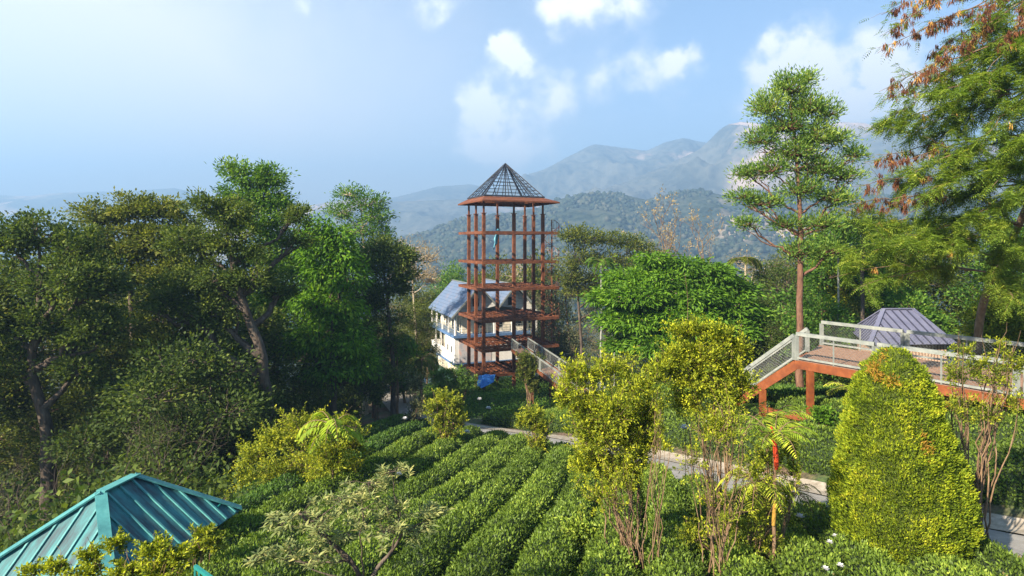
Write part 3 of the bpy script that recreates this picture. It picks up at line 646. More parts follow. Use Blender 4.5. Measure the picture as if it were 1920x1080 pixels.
wallbox(.2, 1.4, 10.95, 11.1, -14.05, -12.9, 'balcony_parapet', M['white_wall'])
wallbox(.6, 4.6, .02, .05, -14.0, -11.2, 'painted_panel', M['grey_mural'])
wallbox(-.1, 10.7, -.1, 11.3, -11.1, -10.8, 'floor_slab', M['blue_trim'])
wallbox(1.3, 9.9, 1.2, 10.8, -10.8, -8.5, 'upper_wall', M['sunwarm_cream_wall'])
for v in (2.2, 4.6, 7.2, 9.4):
    w = wallbox(1.27, 1.31, v, v + .85, -10.7, -9.0, 'door', M['glass_dark'])
for v in (1.4, 3.6, 6.2, 8.4): wallbox(1.25, 1.30, v, v + .5, -10.1, -9.1, 'window', M['glass_dark'])
for u in (3.0, 5.6, 8.2): wallbox(u, u + .8, 1.16, 1.2, -10.2, -9.2, 'window', M['glass_dark'])
for v in (.9, 2.6): wallbox(.02, .05, v, v + .45, -12.9, -12.2, 'window', M['glass_dark'])
for v in (4.6, 6.2, 7.8, 9.6): wallbox(1.37, 1.4, v, v + .9, -13.8, -11.8, 'door', M['glass_dark'])
for v in (.1, 2.8, 5.6, 8.4, 10.9): wallbox(.08, .26, v, v + .18, -10.8, -8.45, 'post', M['white_wall'])
for v in (3.95, 6.4, 8.8): wallbox(.07, .22, v, v + .15, -12.9, -11.1, 'post', M['white_wall'])
for u in (2.6, 4.9, 7.2, 10.3): wallbox(u, u + .3, .1, .3, -10.8, -8.3, 'post', M['white_wall'])
def hrail(p0, p1, z, h, n):
    b = Boxes(); q0 = hp(*p0, z); q1 = hp(*p1, z); up = np.array([0, 0, 1])
    for f in (.33, .66, 1): b.beam(q0 + up * h * f, q1 + up * h * f, .04, .04)
    for t in np.linspace(0, 1, n): b.beam(q0 * (1 - t) + q1 * t, q0 * (1 - t) + q1 * t + up * h, .035, .035)
    b.build('balcony_railing', M['rail_paint'], house, HB)
hrail((.17, .2), (.17, 11.0), -10.8, .95, 24); hrail((.3, .2), (10.4, .2), -10.8, .95, 22)
# gables (two ridges running back)
def gable(u0, z0, ua, za, u1, z1, wu):
    b = Boxes(); b.poly([hp(u0 + .25, .25, z0 + .05), hp(u1 - .1, .25, z1 + .05), hp(ua, .25, za - .2)], HV_ * .12); w = b.build('gable_wall', M['boards'], house, HB)
    wb = Boxes(); wb.box(hp(wu, .22, -7.05), (.38, .04, .48), (HU, HV_, (0, 0, 1))); win = wb.build('window', M['glass_dark'], w)
    win.location = tuple(-HB * 0); win.location = (0, 0, 0)
    for v in win.data.vertices: v.co -= Vector(HB)
    roof_panel(house, HB, hp(u0, 10.9, z0), hp(u0, -.45, z0), hp(ua, -.45, za), hp(ua, 10.9, za), M['blue_roof'], M['blue_trim'], 0, name='roof')
    roof_panel(house, HB, hp(u1, -.45, z1), hp(u1, 10.9, z1), hp(ua, 10.9, za), hp(ua, -.45, za), M['blue_roof'], M['blue_trim'], 0, name='roof')
    bb = Boxes(); bb.beam(hp(u0, -.49, z0 - .06), hp(ua, -.49, za - .06), .04, .2); bb.beam(hp(u1, -.49, z1 - .06), hp(ua, -.492, za - .06), .04, .2)
    bb.beam(hp(ua, -.49, za + .04), hp(ua, 10.9, za + .04), .25, .05)
    bb.build('barge_board', M['rail_paint'], house, HB)
gable(-.45, -8.65, 2.95, -5.05, 5.37, -7.6, 2.7); gable(5.37, -7.62, 7.57, -5.0, 10.9, -8.5, 7.2)

# ------------------------------------------------------------------ steel walkways
def railing(p, q, h, posts, parent, origin, wire=True, w=.115, name='railing'):
    """welded frame with chain-link infill between two deck points"""
    p = np.asarray(p, float); q = np.asarray(q, float); up = np.array([0, 0, 1.]); b = Boxes(); L = np.linalg.norm(q - p)
    b.beam(p + up * (h - w * .6), q + up * (h - w * .6), w, w * 1.2); b.beam(p + up * .10, q + up * .10, w * .6, w * .6)
    for t in np.linspace(0, 1, posts):
        c = p * (1 - t) + q * t; ww = w * 1.15 if t in (0, 1) else w * .35; b.beam(c + up * .0, c + up * (h - w * 1.21), ww, ww)
    r = b.build(name, M['rail_paint'], parent, origin)
    if wire:
        z0 = .13; z1 = h - w * 1.25; hh = z1 - z0; d = (q - p) / L; tb = Tubes(); s = .125
        for sgn in (1, -1):
            for k in np.arange(-hh, L, s):
                a0, a1 = (k, z0), (k + hh, z1)
                if sgn < 0: a0, a1 = (k, z1), (k + hh, z0)
                t0 = max(0, -a0[0] / hh); t1 = min(1, (L - a0[0]) / hh)
                if t1 - t0 < .05: continue
                f = lambda t: p + d * (a0[0] + hh * t) + up * (a0[1] + (a1[1] - a0[1]) * t)
                tb.add([f(t0), (f(t0) + f(t1)) / 2, f(t1)], .0038, 3)
        tb.build('wire_mesh', M['wire'], r, origin=origin)
    return r
zD = -4.7; A_ = np.array([11.4, 23.5, zD]); Bd = unit(np.array([3.6, -5.2, 0])); Sd_ = np.array([2.8, 3.5, 0.])
wk0 = np.array([13.5, 24, g(13.5, 24)])
walk = thing('elevated_walkway', 'raised orange steel walkway with pale mesh railings at right', 'walkway', wk0)
LW = 12.6
b = Boxes(); b.poly([A_, A_ + Bd * LW, A_ + Bd * LW + Sd_, A_ + Sd_], (0, 0, -.05)); b.build('deck', M['deck'], walk, wk0)
b = Boxes()
for p in (A_, A_ + Sd_): b.beam(p + (0, 0, -.17) - Bd * .05, p + Bd * LW + (0, 0, -.17), .10, .32)
for t in np.arange(0, LW + .1, 1.5): b.beam(A_ + Bd * t + Sd_ * .015 + (0, 0, -.16), A_ + Bd * t + Sd_ * .985 + (0, 0, -.16), .08, .2)
b.build('deck_frame', M['rust_bright'], walk, wk0)
for t0, t1, n in ((.0, 2.9, 3), (3.0, 6.9, 3), (7.15, 9.8, 3), (9.9, 12.5, 3)): railing(A_ + Bd * t0, A_ + Bd * t1, 1.12, n, walk, wk0)
for t0, t1, n in ((.05, 3.4, 3), (3.55, 7.6, 3), (7.7, 12.4, 4)): railing(A_ + Sd_ + Bd * t0, A_ + Sd_ + Bd * t1, 1.12, n, walk, wk0)
def frame_leg(p, q, zb, zq=None):
    """portal frame under the deck: two legs and a tie beam near the ground"""
    b = Boxes(); b.beam((p[0], p[1], zD - .32), (p[0], p[1], zb), .20, .22); b.beam((q[0], q[1], zq or zD - .32), (q[0], q[1], zb - .4), .20, .22)
    b.beam(np.array([p[0], p[1], zb + .12]), np.array([q[0], q[1], zb + .12]), .18, .24); b.build('support_frame', M['rust_bright'], walk, wk0)
stD = unit(np.array([-.62, .785, 0])); run = 2.7; drop = .80
e1 = A_ + Bd * .55; 
pL = A_ + stD * run * .98 * .5 + np.array([-.55, .2, 0])
frame_leg(e1, np.array([10.4, 24.35, 0]), -7.05, -6.1)
for t in (5.2, 9.6): frame_leg(A_ + Bd * t + Sd_ * .1, A_ + Bd * t + Sd_ * .9, -7.3 + t * .12)
# stair flight going down and away
b = Boxes(); dz = np.array([0, 0, -run * drop]); wid = unit(Sd_) * 2.3
for p in (A_, A_ + wid): b.beam(p + (0, 0, -.17), p + stD * run + dz + (0, 0, -.17), .09, .34)
b.build('stair_stringer', M['rust_bright'], walk, wk0)
b = Boxes()
for k in range(9):
    t = (k + .6) / 9.2; c = A_ + stD * run * t + dz * t + wid * .5 + np.array([0, 0, -.22]); b.box(c, (.15, np.linalg.norm(wid) / 2 - .06, .025), (stD, unit(wid), (0, 0, 1)))
b.build('stair_tread', M['deck'], walk, wk0)
railing(A_ + stD * .1, A_ + stD * run + dz, 1.05, 2, walk, wk0); railing(A_ + wid + stD * .1, A_ + wid + stD * run + dz, 1.05, 2, walk, wk0)

# footbridge to the tower
f0 = np.array([.75, 57.6, -10.38]); f1 = np.array([5.4, 38.5, -10.6]); fd = unit(f1 - f0); fs = np.array([fd[1], -fd[0], 0]); fs = unit(fs) * .8
fb0 = (f0 + f1) / 2; fb0 = np.array([fb0[0], fb0[1], g(fb0[0], fb0[1])])
bridge = thing('footbridge', 'narrow rusty footbridge with grey mesh railings leading to the tower', 'footbridge', fb0)
b = Boxes(); b.poly([f0 - fs, f1 - fs, f1 + fs, f0 + fs], (0, 0, -.06)); b.build('deck', M['deck'], bridge, fb0)
b = Boxes()
for s_ in (-1, 1): b.beam(f0 + fs * s_ + (0, 0, -.15), f1 + fs * s_ + (0, 0, -.15), .1, .3)
b.build('deck_frame', M['rust'], bridge, fb0)
for s_ in (-1, 1):
    for k in range(4): railing(f0 + (f1 - f0) * (k / 4 + .006) + fs * s_ * 1.02, f0 + (f1 - f0) * ((k + 1) / 4 - .006) + fs * s_ * 1.02, 1.05, 3, bridge, fb0, w=.08)
for t in (.38, .8):
    c = f0 + (f1 - f0) * t; b = Boxes()
    for s_ in (-1, 1): q = c + fs * s_; b.beam((q[0], q[1], -10.7), (q[0], q[1], g(q[0], q[1]) - .3), .2, .2)
    b.beam(c - fs + (0, 0, -.42), c + fs + (0, 0, -.42), .16, .2); b.build('support_frame', M['rust'], bridge, fb0)

# ------------------------------------------------------------------ hip-roofed hut behind the walkway
hc = [np.array([17.3, 28.4]), np.array([21.7, 28.7]), np.array([23.2, 33.3]), np.array([19.0, 33.0])]
hcen = sum(hc) / 4; HH0 = np.array([*hcen, g(*hcen)])
hut = thing('hut', 'small bamboo-walled hut with slate blue hipped roof behind the walkway', 'hut', HH0)
r0 = np.array([19.5, 30.8, -3.5]); r1 = np.array([21.1, 30.9, -3.5]); ev = [np.array([*c, -4.95]) for c in hc]
roof_panel(hut, HH0, ev[0], ev[1], r1, r0, M['hut_roof'], M['hut_seam'], .42, .05, .05)
roof_panel(hut, HH0, ev[1], ev[2], r1, r1, M['hut_roof'], M['hut_roof'], .42, .05, .05)
roof_panel(hut, HH0, ev[2], ev[3], r0, r1, M['hut_roof'], M['hut_roof'], .42, .05, .05)
roof_panel(hut, HH0, ev[3], ev[0], r0, r0, M['hut_roof'], M['hut_seam'], .42, .05, .05)
b = Boxes()
for e, r in ((ev[0], r0), (ev[1], r1), (ev[2], r1), (ev[3], r0), (r0, r1)): b.beam(e + (0, 0, .03), r + (0, 0, .03), .2, .05)
b.build('ridge_cap', M['hut_roof'], hut, HH0)
for k in range(4):
    p = hcen + (hc[k] - hcen) * .84; q = hcen + (hc[(k + 1) % 4] - hcen) * .84; L = np.linalg.norm(q - p); d = (q - p) / L
    bx = Boxes(); bx.box((L / 2, 0, -1.3), (L / 2, .05, 1.45)); o = bx.build('wall', M['hut_wall'], hut)
    o.matrix_local = Matrix(((d[0], -d[1], 0, p[0] - HH0[0]), (d[1], d[0], 0, p[1] - HH0[1]), (0, 0, 1, -4.95 - HH0[2]), (0, 0, 0, 1)))

# ------------------------------------------------------------------ teal roofed gazebo
ga = np.array([.17, .985, 0]); gb = np.array([.985, -.17, 0]); gc = np.array([-7.6, 11.33, 0]); 
def gp(a, b_, z): return gc + ga * a + gb * b_ + np.array([0, 0, z])
GB = np.array([gc[0], gc[1], g(gc[0], gc[1])])
gaz = thing('gazebo', 'gazebo with a weather-streaked teal sheet metal hipped roof', 'gazebo', GB)
E = [gp(-1.67, -1.5, -5.78), gp(-1.67, 1.47, -5.78), gp(1.67, 1.47, -5.78), gp(1.67, -1.5, -5.78)]; Ra = gp(-.40, 0, -4.67); Rb = gp(.40, 0, -4.67)
roof_panel(gaz, GB, E[0], E[1], Ra, Ra, M['teal_roof'], M['teal_trim'], .3, .035, .03)
roof_panel(gaz, GB, E[1], E[2], Rb, Ra, M['teal_roof'], M['teal_trim'], .3, .035, .03)
roof_panel(gaz, GB, E[2], E[3], Rb, Rb, M['teal_roof'], M['teal_trim'], .3, .035, .03)
roof_panel(gaz, GB, E[3], E[0], Ra, Rb, M['teal_roof'], M['teal_trim'], .3, .035, .03)
b = Boxes()
for e, r in ((E[0], Ra), (E[1], Ra), (E[2], Rb), (E[3], Rb), (Ra, Rb)):
    d = unit(r - e) * .02; b.beam(e + (0, 0, .035), r + (0, 0, .035), .19, .03)
b.build('ridge_cap', M['teal_trim'], gaz, GB)
for a in (-1.3, 1.3):
    for b_ in (-1.15, 1.15):
        b = Boxes(); p = gp(a, b_, 0); zb = g(p[0], p[1]); b.box((p[0], p[1], (zb - 5.65) / 2), (.06, .06, (-5.65 - zb) / 2 + .1)); b.build('post', M['green_fence'], gaz, GB)
b = Boxes(); p = at(366, 1062, 9.4); q = at(434, 1112, 8.6); zz = p[2]
pb = np.array([p[0], p[1], g(p[0], p[1])])
for t in np.linspace(0, 1, 9): c = p * (1 - t) + q * t; b.beam(c, (c[0], c[1], g(c[0], c[1]) - .1), .03, .03)
b.beam(p, q, .05, .05); b.beam(p - (0, 0, .8), q - (0, 0, .8), .04, .04); fo = b.build('fence', M['green_fence'], None, pb); fo.location = tuple(pb); tag(fo, 'short teal green metal fence beside the gazebo roof', 'fence')

# ------------------------------------------------------------------ hedges
def hedge(label, C2, width, height, leaf, seed, core='hedge_core', cov=1.1, Lk=1.0, group=None, name='tea_hedge', lift=0, cat='tea hedge', square=.5):
    rng = np.random.default_rng(seed); C2 = np.asarray(C2, float); n = len(C2)
    T = unit(np.gradient(C2, axis=0)); Nn = np.c_[-T[:, 1], T[:, 0]]; width = np.broadcast_to(width, (n,))
    na = 13; A = np.linspace(-1, 1, na); s = np.sign(A) * np.abs(A) ** .8
    offx = np.sin(s * math.pi / 2); offz = np.cos(s * math.pi / 2) ** square; offz[0] = offz[-1] = 0
    P = np.empty((n, na, 3))
    wn = 1 + .30 * (fbm(np.c_[C2 * .9, C2[:, 0] * 0], 3, seed) - .5)
    P[:, :, :2] = C2[:, None] + Nn[:, None] * (offx[None, :, None] * (width * wn)[:, None, None] * .5)
    gz = G(P[:, :, 0].ravel(), P[:, :, 1].ravel()).reshape(n, na); P[:, :, 2] = gz - .08 + lift + offz[None] * height
    for e in (0, n - 1): P[e, :, 2] = gz[e] - .1
    for e in (1, n - 2): P[e, :, 2] = gz[e] + offz * height * .75
    nz_ = fbm(P.reshape(-1, 3) * 1.6, 4, seed + 2).reshape(n, na) - .5
    P[:, :, 2] += nz_ * .26 * height * (offz[None] > 0)
    O = np.array([*C2[n // 2], g(*C2[n // 2])])
    t = thing(name, label, cat, O, group)
    i = np.arange(n - 1)[:, None] * na + np.arange(na - 1)[None, :]; Q = np.stack([i, i + na, i + na + 1, i + 1], -1).reshape(-1, 4)
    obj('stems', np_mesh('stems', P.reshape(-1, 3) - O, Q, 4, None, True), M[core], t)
    Pf = P.reshape(-1, 3); a, b_, c, d = [Pf[Q[:, k]] for k in range(4)]
    nr = np.cross(c - a, d - b_); ar = np.linalg.norm(nr, axis=1) / 2; nr = unit(nr); nr *= np.sign(nr[:, 2:3] + 1e-6)
    Yc = np.maximum((a + c)[:, 1] / 2, 6); L = (.038 + .0030 * Yc) * Lk; cnt = ar * cov / (.5 * L * L * .45)
    m = rng.poisson(cnt); idx = np.repeat(np.arange(len(Q)), m); k = len(idx)
    u, v = rng.random((k, 1)), rng.random((k, 1))
    pp = (a[idx] * (1 - u) + b_[idx] * u) * (1 - v) + (d[idx] * (1 - u) + c[idx] * u) * v
    tuft = vnoise(pp * 7, seed + 4); pp = pp + nr[idx] * (rng.uniform(-.03, .07, (k, 1)) + (tuft[:, None] - .4) * .12)
    D = unit(nr[idx] * .55 + rng.normal(size=(k, 3)) * .55 + np.array([0, 0, .45]))
    Nl = unit(rng.normal(size=(k, 3)) * .6 + nr[idx])
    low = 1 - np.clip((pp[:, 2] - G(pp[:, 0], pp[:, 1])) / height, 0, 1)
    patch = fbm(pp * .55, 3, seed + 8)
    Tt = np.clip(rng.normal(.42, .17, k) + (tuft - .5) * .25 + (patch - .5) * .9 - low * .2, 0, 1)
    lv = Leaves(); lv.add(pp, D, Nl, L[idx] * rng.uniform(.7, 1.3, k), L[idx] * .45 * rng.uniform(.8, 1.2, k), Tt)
    lv.build('foliage', M[leaf], t, origin=O); return t

ordn = ['first', 'second', 'third', 'fourth', 'fifth', 'sixth', 'seventh', 'eighth', 'ninth', 'tenth', 'eleventh', 'twelfth', 'thirteenth', 'fourteenth', 'fifteenth', 'sixteenth']
rows = []
for k in range(-8, 8):
    x0 = .6 + 1.18 * k + .59; ys = np.arange(7.8, 46, .3); pts = []
    for y in ys:
        x = x0 + .195 * (y - 13.3) + .10 * math.sin(y * .45 + k * .3) - max(0, -x0 - 3) * .030 * (y - 13.3)
        d, sd2 = seg_dist(np.array([x]), np.array([y]))
        if d[0] < 2.45 or sd2[0] > 0: break
        if x > -(7.6 + (y - 13) * .12): pts.append((x, y))
        if y > 36 and k > -4: break
    if len(pts) > 8: rows.append((k, np.array(pts)))
for j, (k, pts) in enumerate(rows):
    lab = f'tea hedge row running uphill, {ordn[j]} row counting from the left edge of the tea slope'
    if k == 0: lab = 'broad tea hedge row climbing past the middle of the frame to the path'
    hedge(lab, pts, 1.0 if k > -3 else 1.10, .80, 'l_tea' if k > -7 else 'l_teadark', 200 + k, group='tea hedge rows on the near slope', cov=1.0, square=.33)
def offs(o, a, b_):
    T = unit(np.gradient(PC, axis=0)); Nn = np.c_[-T[:, 1], T[:, 0]]; q = PC + Nn * o; m = (PC[:, 0] >= a) & (PC[:, 0] <= b_)
    return smooth_poly(q[m], max(10, int(np.linalg.norm(np.diff(q[m], axis=0), axis=1).sum() / .35)))
names = ['nearest the path below the tower', 'in the middle of the lawn-like patch below the tower', 'at the top of the patch by the tower foot']
for j, (o, w) in enumerate(((4.6, 3.6), (8.2, 3.5), (11.8, 3.6), (15.4, 3.6))):
    hedge(['flat-topped tea hedge nearest the path below the tower', 'flat-topped tea hedge second from the path below the tower', 'flat-topped tea hedge third from the path below the tower', 'flat-topped tea hedge right at the foot of the tower'][j],
          offs(o, -4.6 + j * .3, 3.4), w, .8, 'l_tea', 240 + j, group='tea hedges between the path and the tower', square=.25, cov=1.2)
for j, (o, w, a, b_) in enumerate(((3.3, 1.7, 3.8, 12.2), (5.2, 1.8, 3.0, 13.6), (7.2, 1.9, 2.5, 11), (9.2, 1.9, 3, 11), (11.3, 2.0, 3, 10))):
    hedge(['leafy hedge on the bank above the right side of the path', 'second leafy hedge up the bank from the path', 'third leafy hedge up the bank from the path', 'fourth leafy hedge up the bank under the walkway', 'fifth leafy hedge up the bank under the walkway'][j],
          offs(o, a, b_), w, .95, 'l_tea' if j < 2 else 'l_teadark', 260 + j, group='hedges above the path', cov=1.1, Lk=1.15)

# ------------------------------------------------------------------ left wood
tree('forked_tree', 'big dark tree at the far left with a thick forked trunk', 92, 25,
     [(10,450,60,45),(70,440,60,42),(140,465,55,40),(30,530,70,45,1),(115,530,70,50,-1),(190,530,50,45),(5,600,70,45),(90,610,80,45),(165,620,60,45),(25,680,45,28),(150,690,40,25),(200,600,30,40,1)],
     'l_dark', 'bark_dark', .34, trunk=[(90,830),(78,762),(60,700),(70,600),(75,480)], nl=33000, L=.17, Wd=.09, rc=.42, per=70, shell=.25, tbias=.03, seed=11, limb=1.3)
tree('broadleaf_tree', 'olive-green round-crowned tree left of the tallest tree, against the sky', 250, 32,
     [(185,405,42,32),(240,392,50,28),(300,398,45,30),(215,450,60,42),(290,455,60,45),(340,430,40,35),(180,480,50,40),(250,510,70,45),(330,510,60,50)],
     'l_olive', 'bark_dark', .30, nl=32000, L=.19, Wd=.095, rc=.44, per=70, shell=.25, tbias=.08, seed=12)
tree('forked_tree', 'dark tree whose thick trunk leans left and forks high, in front of the tallest tree', 505, 28,
     [(390,390,42,28),(430,400,45,30),(365,450,60,40),(440,455,60,45),(395,520,65,45),(470,520,45,45),(320,560,60,50),(560,408,26,24,2),(555,450,30,20,2),(400,590,60,40),(530,540,35,30,2)],
     'l_dark', 'bark_dark', .40, trunk=[(500,740),(488,660),(462,590),(440,520),(425,430)], nl=30000, L=.165, Wd=.085, rc=.40, per=70, shell=.25, tbias=.06, seed=13, limb=1.3)
tree('tall_tree', 'tallest light green tree of the left wood, with a feathery top against the sky', 518, 38,
     [(440,322,24,20),(478,335,32,26),(510,330,28,24),(455,365,42,26),(505,372,45,32),(535,400,30,24),(475,415,50,32),(525,445,40,26),(490,480,45,36),(540,500,36,30),(510,560,45,40)],
     'l_mid', 'bark_dark', .26, trunk=[(516,620),(510,500),(495,400),(480,330)], nl=19000, L=.25, Wd=.10, rc=.48, per=44, seed=14, tbias=.10, shell=.3)
tree('climber_clad_tree', 'bright fresh green columnar tree left of the white house', 625, 34,
     [(600,432,28,20),(632,440,30,24),(592,470,36,26),(640,480,36,30),(608,515,40,28),(655,525,34,30),(590,570,46,34),(640,575,44,36),(600,630,52,38),(655,640,44,40),(620,690,52,36),(565,640,34,36),(680,690,28,30)],
     'l_bright', 'bark_dark', .26, trunk=[(625,720),(622,600),(618,440)], nl=17000, L=.30, Wd=.11, rc=.55, shell=.25, seed=15, droop=.7, up=0, tbias=0, flat=.9)
tree('airy_tree', 'airy open-crowned tree behind the bright green column', 685, 48,
     [(655,362,28,16),(690,380,34,22),(640,398,32,18),(705,405,30,20),(675,430,42,24),(640,460,36,26),(715,440,20,18),(690,480,40,30)],
     'l_mid', 'bark_pale', .22, trunk=[(690,560),(680,440),(675,370)], nl=9000, L=.26, Wd=.10, rc=.5, seed=16, shell=.3, per=22, tbias=.05)
tree('spreading_tree', 'dark flat-spreading tree right of the bright green column', 738, 44,
     [(715,465,36,18),(745,480,36,20),(700,500,36,22),(755,512,28,18),(725,540,42,22),(690,560,40,30),(765,490,16,14)],
     'l_dark', 'bark_dark', .22, nl=13000, L=.24, Wd=.11, rc=.55, seed=17)
tree('dry_tree', 'pale brown half-bare tree beyond the wood left of the blue roof', 790, 66,
     [(770,465,36,24),(800,480,32,24),(780,510,44,28),(808,520,20,30),(750,520,30,28)], 'l_dry', 'bark_pale', .2, nl=3800, L=.22, Wd=.08, rc=.5, per=12, seed=18, twig=.04)
WOOD = 'trees of the dense wood left of the house'
wood((('oa',-110,520,24),('oa',215,640,29),('oa',300,560,30),('dc',370,640,25),('ob',30,700,34),('db',-30,440,33),('oa',130,470,34),('da',420,540,32),('dc',260,700,26),('dc',450,720,27),
                        ('oa',340,470,40),('db',600,520,42),('ma',570,470,45),('da',700,560,44),('oa',60,500,42),('ga',200,520,44),('ob',120,720,32),('dc',560,700,33),('da',480,600,37),
                        ('db',-120,480,28),('oa',-160,520,40),('ma',240,520,50),('da',440,520,52),('dc',660,640,40),('dc',330,760,24),('ob',160,800,30),('dc',400,800,26),('dc',500,800,32),('dc',250,800,27)), WOOD, 'wood_tree', (28, 38), 'dense left wood')
GR = 'trees of the loose grove between the wood and the house'
wood((('ga',735,560,56),('oa',780,570,60),('mb',760,640,52),('ob',700,650,50),('ga',800,600,74),('ob',780,540,84),('ma',845,500,86),('oa',815,545,92),('mb',720,600,62),('ob',650,600,58)), GR, 'grove_tree', (60,), 'grove left of the house')

# ------------------------------------------------------------------ trees behind and right of the tower
tree('open_crowned_tree', 'olive tree with lumpy spreading crown just right of the tower', 1095, 58,
     [(1075,440,28,18),(1100,450,34,22),(1150,448,32,18),(1185,458,30,18),(1215,470,24,14),(1080,485,36,24),(1130,490,38,22),(1180,500,36,22),(1065,520,30,26),(1100,540,50,34,1),(1160,540,50,34,1)],
     'l_olive', 'bark_dark', .2, nl=19000, L=.24, Wd=.12, rc=.6, seed=21, shell=.35, tbias=.05)
BH = 'trees in the hollow behind the tower'
wood((('ga',1045,500,66),('ga',1080,505,63),('ga',1125,520,60),('ob',935,500,90),('dr',985,480,86),('ob',1010,490,84),('oa',900,520,94),('ga',960,520,80),('ga',1020,540,72),('dc',1060,620,66),('ga',1150,600,64),('da',1000,600,76)), BH, 'hollow_tree', (66, 80), 'trees behind the tower')
tree('umbrella_tree', 'vivid green layered umbrella-shaped tree in the middle right', 1265, 38,
     [(1227,486,35.7,12.0),(1285,502,48.5,15.0),(1188,523,52.3,18.0),(1251,526,54.6,18.0,-1),(1329,517,59.7,18.0),(1382,545,40.8,18.0),(1143,558,36.9,18.0),(1201,559,63.2,21.0,-2),(1289,558,56.4,21.0,-2),(1367,578,57.7,21.0,-1),(1410,593,28.9,18.0),(1158,600,36.9,21.0,-1),(1199,605,54.5,21.0,-2),(1282,600,54.6,24.0,-3),(1360,620,53.6,24.0,-2),(1173,646,30.6,18.0,-1),(1238,646,48.5,21.0,-3),(1302,645,56.7,21.0,-3),(1255,520,72.8,33.0,1),(1298,547,92.7,36.0,1),(1201,574,59.5,36.0,1)],
     'l_umbrella', 'bark_pale', .28, trunk=[(1262,700),(1258,620),(1255,500)], nl=52000, L=.34, Wd=.12, rc=.7, seed=22, flat=.38, droop=.3, up=0, shell=.2, per=30, spread=.45)
def branching(tb, rng, p, d, L, r, depth, tips, bend=.35, split=(2, 4), keepup=.15):
    n = 5; P = [np.array(p, float)]; d = unit(np.array(d, float))
    for _ in range(n): d = unit(d + rng.normal(size=3) * .14 + np.array([0, 0, keepup * .25])); P.append(P[-1] + d * L / n)
    P = np.array(P); tb.add(P, np.linspace(r, r * .62, n + 1), 6 if depth > 2 else 4)
    if depth <= 0: tips.append((P[-1], d)); return
    for k in range(rng.integers(*split)):
        dd = unit(d + rdir(rng, 1)[0] * (bend + .35) + np.array([0, 0, keepup])); s = P[-1] if k == 0 else P[rng.integers(2, n + 1)]
        branching(tb, rng, s, dd, L * rng.uniform(.6, .82), r * .6, depth - 1, tips, bend, split, keepup)
def bare_tree(name, label, px, Y, H, r, seed, bark='bark_pale', depth=5, leaf=None, nleaf=5, cat='tree', d0=(0, 0, 1), L=.16, Wd=.06, spread_=.25, keepup=.2, first=.28, group=None, stems=1, bend=.45, tb_=0):
    rng = np.random.default_rng(seed); x = (px - 960) / F * Y; b = np.array([x, Y, g(x, Y) - .1]); tb = Tubes(); tips = []
    for s in range(stems):
        dd = np.array(d0, float) + (rng.normal(size=3) * np.array([.35, .35, 0]) if stems > 1 else 0)
        branching(tb, rng, b + rng.normal(size=3) * .06 * (stems > 1), dd, H * first, r, depth, tips, bend, (2, 4), keepup)
    t = thing(name, label, cat, b, group); tb.build('trunk', M[bark], t, origin=b)
    if leaf and tips:
        lv = Leaves(); P = np.array([q[0] for q in tips]); D = np.array([q[1] for q in tips]); P = np.repeat(P, nleaf, 0); D = np.repeat(D, nleaf, 0); m = len(P)
        P = P + rng.normal(size=(m, 3)) * spread_ * .5
        lv.add(P, D + rng.normal(size=(m, 3)) * .7, rng.normal(size=(m, 3)) + np.array([0, 0, .8]), L * rng.uniform(.7, 1.3, m), Wd, np.clip(rng.normal(.5 + tb_, .22, m), 0, 1)); lv.build('crown', M[leaf], t, origin=b)
    return t
bare_tree('bare_tree', 'pale almost leafless tree standing above the bright umbrella tree', 1352, 58, 22, .24, 31, bark='bark_tan', depth=6, leaf='l_dry', nleaf=6, L=.25, Wd=.09, first=.33, keepup=.35)
tree('silver_oak', 'tall slender tree with straight red-brown trunk rising into the sky', 1500, 30,
     [(1480,165,34,26),(1439,200,36,28),(1513,200,40,30),(1475,235,46,28),(1423,262,34,18),(1533,255,38,30),(1489,285,46,28),(1403,325,32,12),(1445,318,36,20),(1533,315,46,26),(1582,330,34,16),(1390,368,26,10),(1432,380,38,14),(1500,355,44,22),(1565,372,44,16),(1478,420,34,12),(1544,420,38,16),(1399,420,26,9),(1500,470,40,16),(1555,470,30,18),(1599,290,22,14),(1510,150,20,14),(1553,210,22,20),(1575,262,26,12)],
     'l_oak', 'bark_red', .21, trunk=[(1499,620),(1501,500),(1502,380),(1488,250),(1482,160)], nl=27000, L=.21, Wd=.06, rc=.34, seed=23, shell=.15, per=16, flat=1.0, up=.7, tbias=.12, limb=.8)
RB = 'trees behind the raised walkway'
wood((('da',1440,500,46,0),('ma',1560,420,40,0),('oa',1610,390,44,0),('db',1660,430,46,0),('oa',1720,440,44,0),('da',1790,460,42,0),('ma',1900,420,36,0),('mb',1540,560,34,0),('ob',1620,560,38,0),('mb',1700,545,36,0),
                        ('da',1420,560,42,0),('ga',1455,470,58,0),('dr',1400,470,64,0),('dc',1460,600,36,0),('db',1960,430,26,0),('dc',1560,620,34,0),('mb',1930,600,27,0),('oa',1500,470,62,0),('ob',1250,560,60,0),('da',1330,580,52,0),('dc',1190,640,46,0),('dc',1380,640,44,0),('ma',2040,380,30,0)), RB, 'wood_tree', (34, 45), 'trees behind the walkway')
tree('broadleaf_tree', 'sunlit yellow-green tree directly left of the slate blue hut roof', 1600, 40, [(1570,500,40,26),(1620,520,45,28),(1590,560,50,30),(1650,560,45,26),(1560,590,40,30)], 'l_yolive', 'bark_tan', .2, nl=13000, L=.24, Wd=.12, rc=.55, seed=24)
